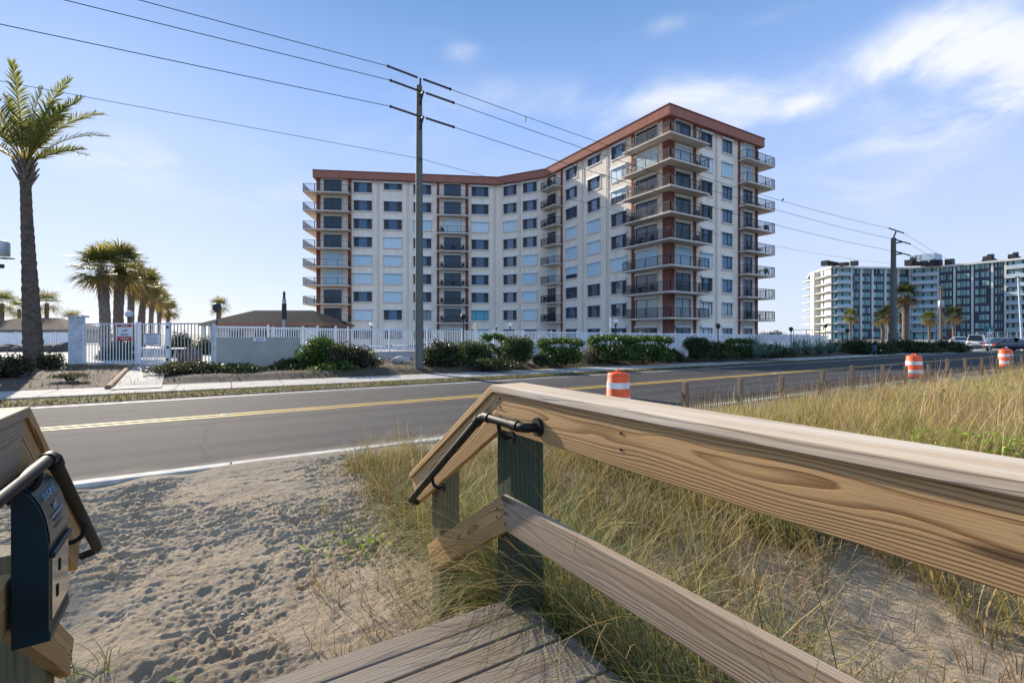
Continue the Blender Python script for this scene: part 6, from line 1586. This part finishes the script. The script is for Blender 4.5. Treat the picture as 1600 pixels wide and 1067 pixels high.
skin('body', [(-.25,0,.42,.12,.13), (0,0,.44,.11,.12), (.22,0,.45,.13,.15), (.36,0,.58,.075), (.44,0,.68,.075,.085), (.56,0,.65,.04), (.63,0,.63,.028),
     (.24,.08,.30,.05), (.25,.08,.16,.032), (.26,.08,.02,.032), (.24,-.08,.30,.05), (.22,-.08,.16,.032), (.23,-.08,.02,.032), (-.27,.09,.30,.065), (-.24,.09,.22,.04), (-.34,.09,.14,.03), (-.31,.09,.02,.032), (-.27,-.09,.30,.065), (-.22,-.09,.22,.04), (-.32,-.09,.14,.03), (-.29,-.09,.02,.032), (-.38,0,.48,.035), (-.50,0,.60,.02)],
     [(1,0),(1,2),(2,3),(3,4),(4,5),(5,6),(2,7),(7,8),(8,9),(2,10),(10,11),(11,12),(0,13),(13,14),(14,15),(15,16),(0,17),(17,18),(18,19),(19,20),(0,21),(21,22)], M['fur_black'], dg_)
skin('chest_patch', [(.33,0,.36,.07,.09), (.345,0,.50,.06,.07)], [(0,1)], M['fur_white'], dg_)
for sy in (.05, -.05): m = MB(); m._add([(.40,sy-.025,.74),(.46,sy-.02,.74),(.43,sy+.02,.73),(.40,sy*1.3,.84)], [(0,1,3),(1,2,3),(2,0,3),(0,2,1)]); m.build('ear', M['fur_black'], dg_)
q = pt(pD, pE, u5+.9, .75); person('person in dark clothes standing on the highest right-end balcony', (q[0], q[1], fz(7)), R(180)+.4, 1.0, 'red_cloth', 'jacket', False, 'fwd')

# ================================================================== parked cars
def car(label, loc, rz, paintm, suv=False):
    t = thing('parked_car', label, 'car', loc, rz, 'cars parked by the hotel'); L = 4.7; w = .9
    st = [(-2.35, .45, .62, .70), (-2.28, .34, .86, .80), (-1.7, .28, .98 if not suv else 1.02, .88), (-.9, .26, 1.0, .90), (.5, .26, .98, .90), (1.3, .28, .92, .88), (2.1, .34, .78, .80), (2.33, .44, .60, .68)]
    vs = []; n = 10
    for x, zb_, zt_, hw in st:
        for (fy, fz_) in ((1,.25),(1.0,.55),(.97,.85),(.80,1.0),(.3,1.01),(-.3,1.01),(-.80,1.0),(-.97,.85),(-1.0,.55),(-1,.25)): vs.append((x, fy*hw, zb_+(zt_-zb_)*(fz_-.25)/.76))
    fs = [(i*n+j, (i+1)*n+j, (i+1)*n+(j+1)%n, i*n+(j+1)%n) for i in range(len(st)-1) for j in range(n)]; fs += [tuple(range(n)), tuple(range(len(vs)-1, len(vs)-n-1, -1))]
    m = MB(); m._add(vs, fs, True); m.build('body', M[paintm], t)
    H = 1.75 if suv else 1.44; rs_ = [(-2.2 if suv else -1.75, .95, .76), (-1.75 if suv else -1.0, H-.06, .62), (-.2, H, .62), (.35, H-.05, .60), (1.25, .93, .74)]
    m = MB(); vs = []
    for x, z, hw in rs_: vs += [(x, -hw, z), (x, hw, z)]
    base_ = [(x, s_*.80, .93) for x, z, hw in rs_ for s_ in (-1, 1)]
    k = len(rs_); m._add(vs+base_, [(2*i, 2*i+2, 2*i+3, 2*i+1) for i in range(k-1)]); m.build('roof', M[paintm], t)
    m = MB()
    for sgn, o in ((-1, 0), (1, 1)):
        for i0, i1 in ((0, 2), (2, 4)):
            a, b, c = rs_[i0], rs_[i0+1], rs_[i0+2]
            m.poly([(a[0]+.12, sgn*(.79), .96), (c[0]-.12, sgn*(.79), .96), (c[0]-.05 if i0 == 0 else c[0]-.3, sgn*(c[2]+.02), min(c[2]*0+c[1], H)-.05 if i0 == 0 else 1.0), (b[0]+.05, sgn*(b[2]+.03), b[1]-.06)])
    m.build('side_window', M['car_glass'], t)
    for i, (x0_, x1_) in enumerate(((0, 1), (3, 4))):
        a, b = rs_[x0_], rs_[x1_]; m = MB(); dx = -.012 if i == 0 else .012; m.quad((a[0]+dx, -a[2]*.9, a[1]+.02), (a[0]+dx, a[2]*.9, a[1]+.02), (b[0]+dx, b[2]*.9, b[1]+.012), (b[0]+dx, -b[2]*.9, b[1]+.012)); m.build('windscreen' if i else 'rear_window', M['car_glass'], t)
    for x in (-1.42, 1.42):
        for sy in (-1, 1):
            m = MB(); mt = Matrix.Translation((x, sy*.80, .33)) @ Matrix.Rotation(PI2, 4, 'X'); pr = [(.2, -.1), (.31, -.1), (.335, -.06), (.335, .06), (.31, .1), (.2, .1)]
            m.lathe(pr, 22); m.v = [tuple(mt @ Vector(v)) for v in m.v]; wv = m.build('wheel', M['rubber'], t)
            m = MB(); m.lathe([(.05, -.105), (.2, -.107), (.215, -.09), (.215, .09), (.2, .107), (.05, .105)], 16); m.v = [tuple(mt @ Vector(v)) for v in m.v]; m.build('rim', M['rim'], wv)
    for sy in (-.55, .55):
        m = MB(); m.box(2.24, 2.335, sy-.17, sy+.17, .58, .70); m.build('headlight', M['lamp_clear'], t); m = MB(); m.box(-2.345, -2.26, sy-.17, sy+.17, .66, .80); m.build('tail_light', M['lamp_red'], t)
    return t
crt = -math.atan2(FWD[0], FWD[1])
q = gz(1577, 50, .03); car('dark slate saloon car parked side-on behind the street name sign', tuple(q), crt+.06, 'car_dark')
q = gz(1527, 60, .03); car('white tall car parked behind the corner lawn left of the dark saloon', tuple(q), crt+.7, 'car_white', True)
q = gz(1497, 66, .03); car('white car half hidden behind the end of the dark hedge', tuple(q), crt+1.0, 'car_white')
tag(MB().box(*(lambda p, q: (p.x, q.x, p.y-.15, p.y+.15))(W(1505, D=74), W(1505, D=74)+Vector((60, 0, 0))), -.1, 1.25).build('garden_wall', M['vinyl']), 'low white wall behind the parked cars', 'wall')
fr_ = thing('pipe_railing', 'pale pipe railing above the white wall behind the parked cars', 'railing', tuple(gz(1526, 70, 0)), 0)
m = MB(); m.tube([(0,0,2.2), (30,0,2.2)], .04, 6); m.tube([(0,0,1.6), (30,0,1.6)], .04, 6); m.build('rail', M['metal'], fr_)
for k in range(7): m = MB(); m.tube([(k*5,0,0), (k*5,0,2.2)], .05, 6); m.build('post', M['metal'], fr_)
# tall dark mesh-court fence in front of the hotel
cf = thing('court_fence', 'tall thin dark fence before the hotel', 'fence', tuple(gz(1240, 72, 0)), crt)
for k in range(14): m = MB(); m.tube([(k*2.0,0,0), (k*2.0,0,2.5)], .05, 5); m.build('post', M['dark_metal'], cf)
m = MB(); m.tube([(0,0,2.5), (26,0,2.5)], .035, 5); m.tube([(0,0,1.3), (26,0,1.3)], .02, 5); m.build('rail', M['dark_metal'], cf)
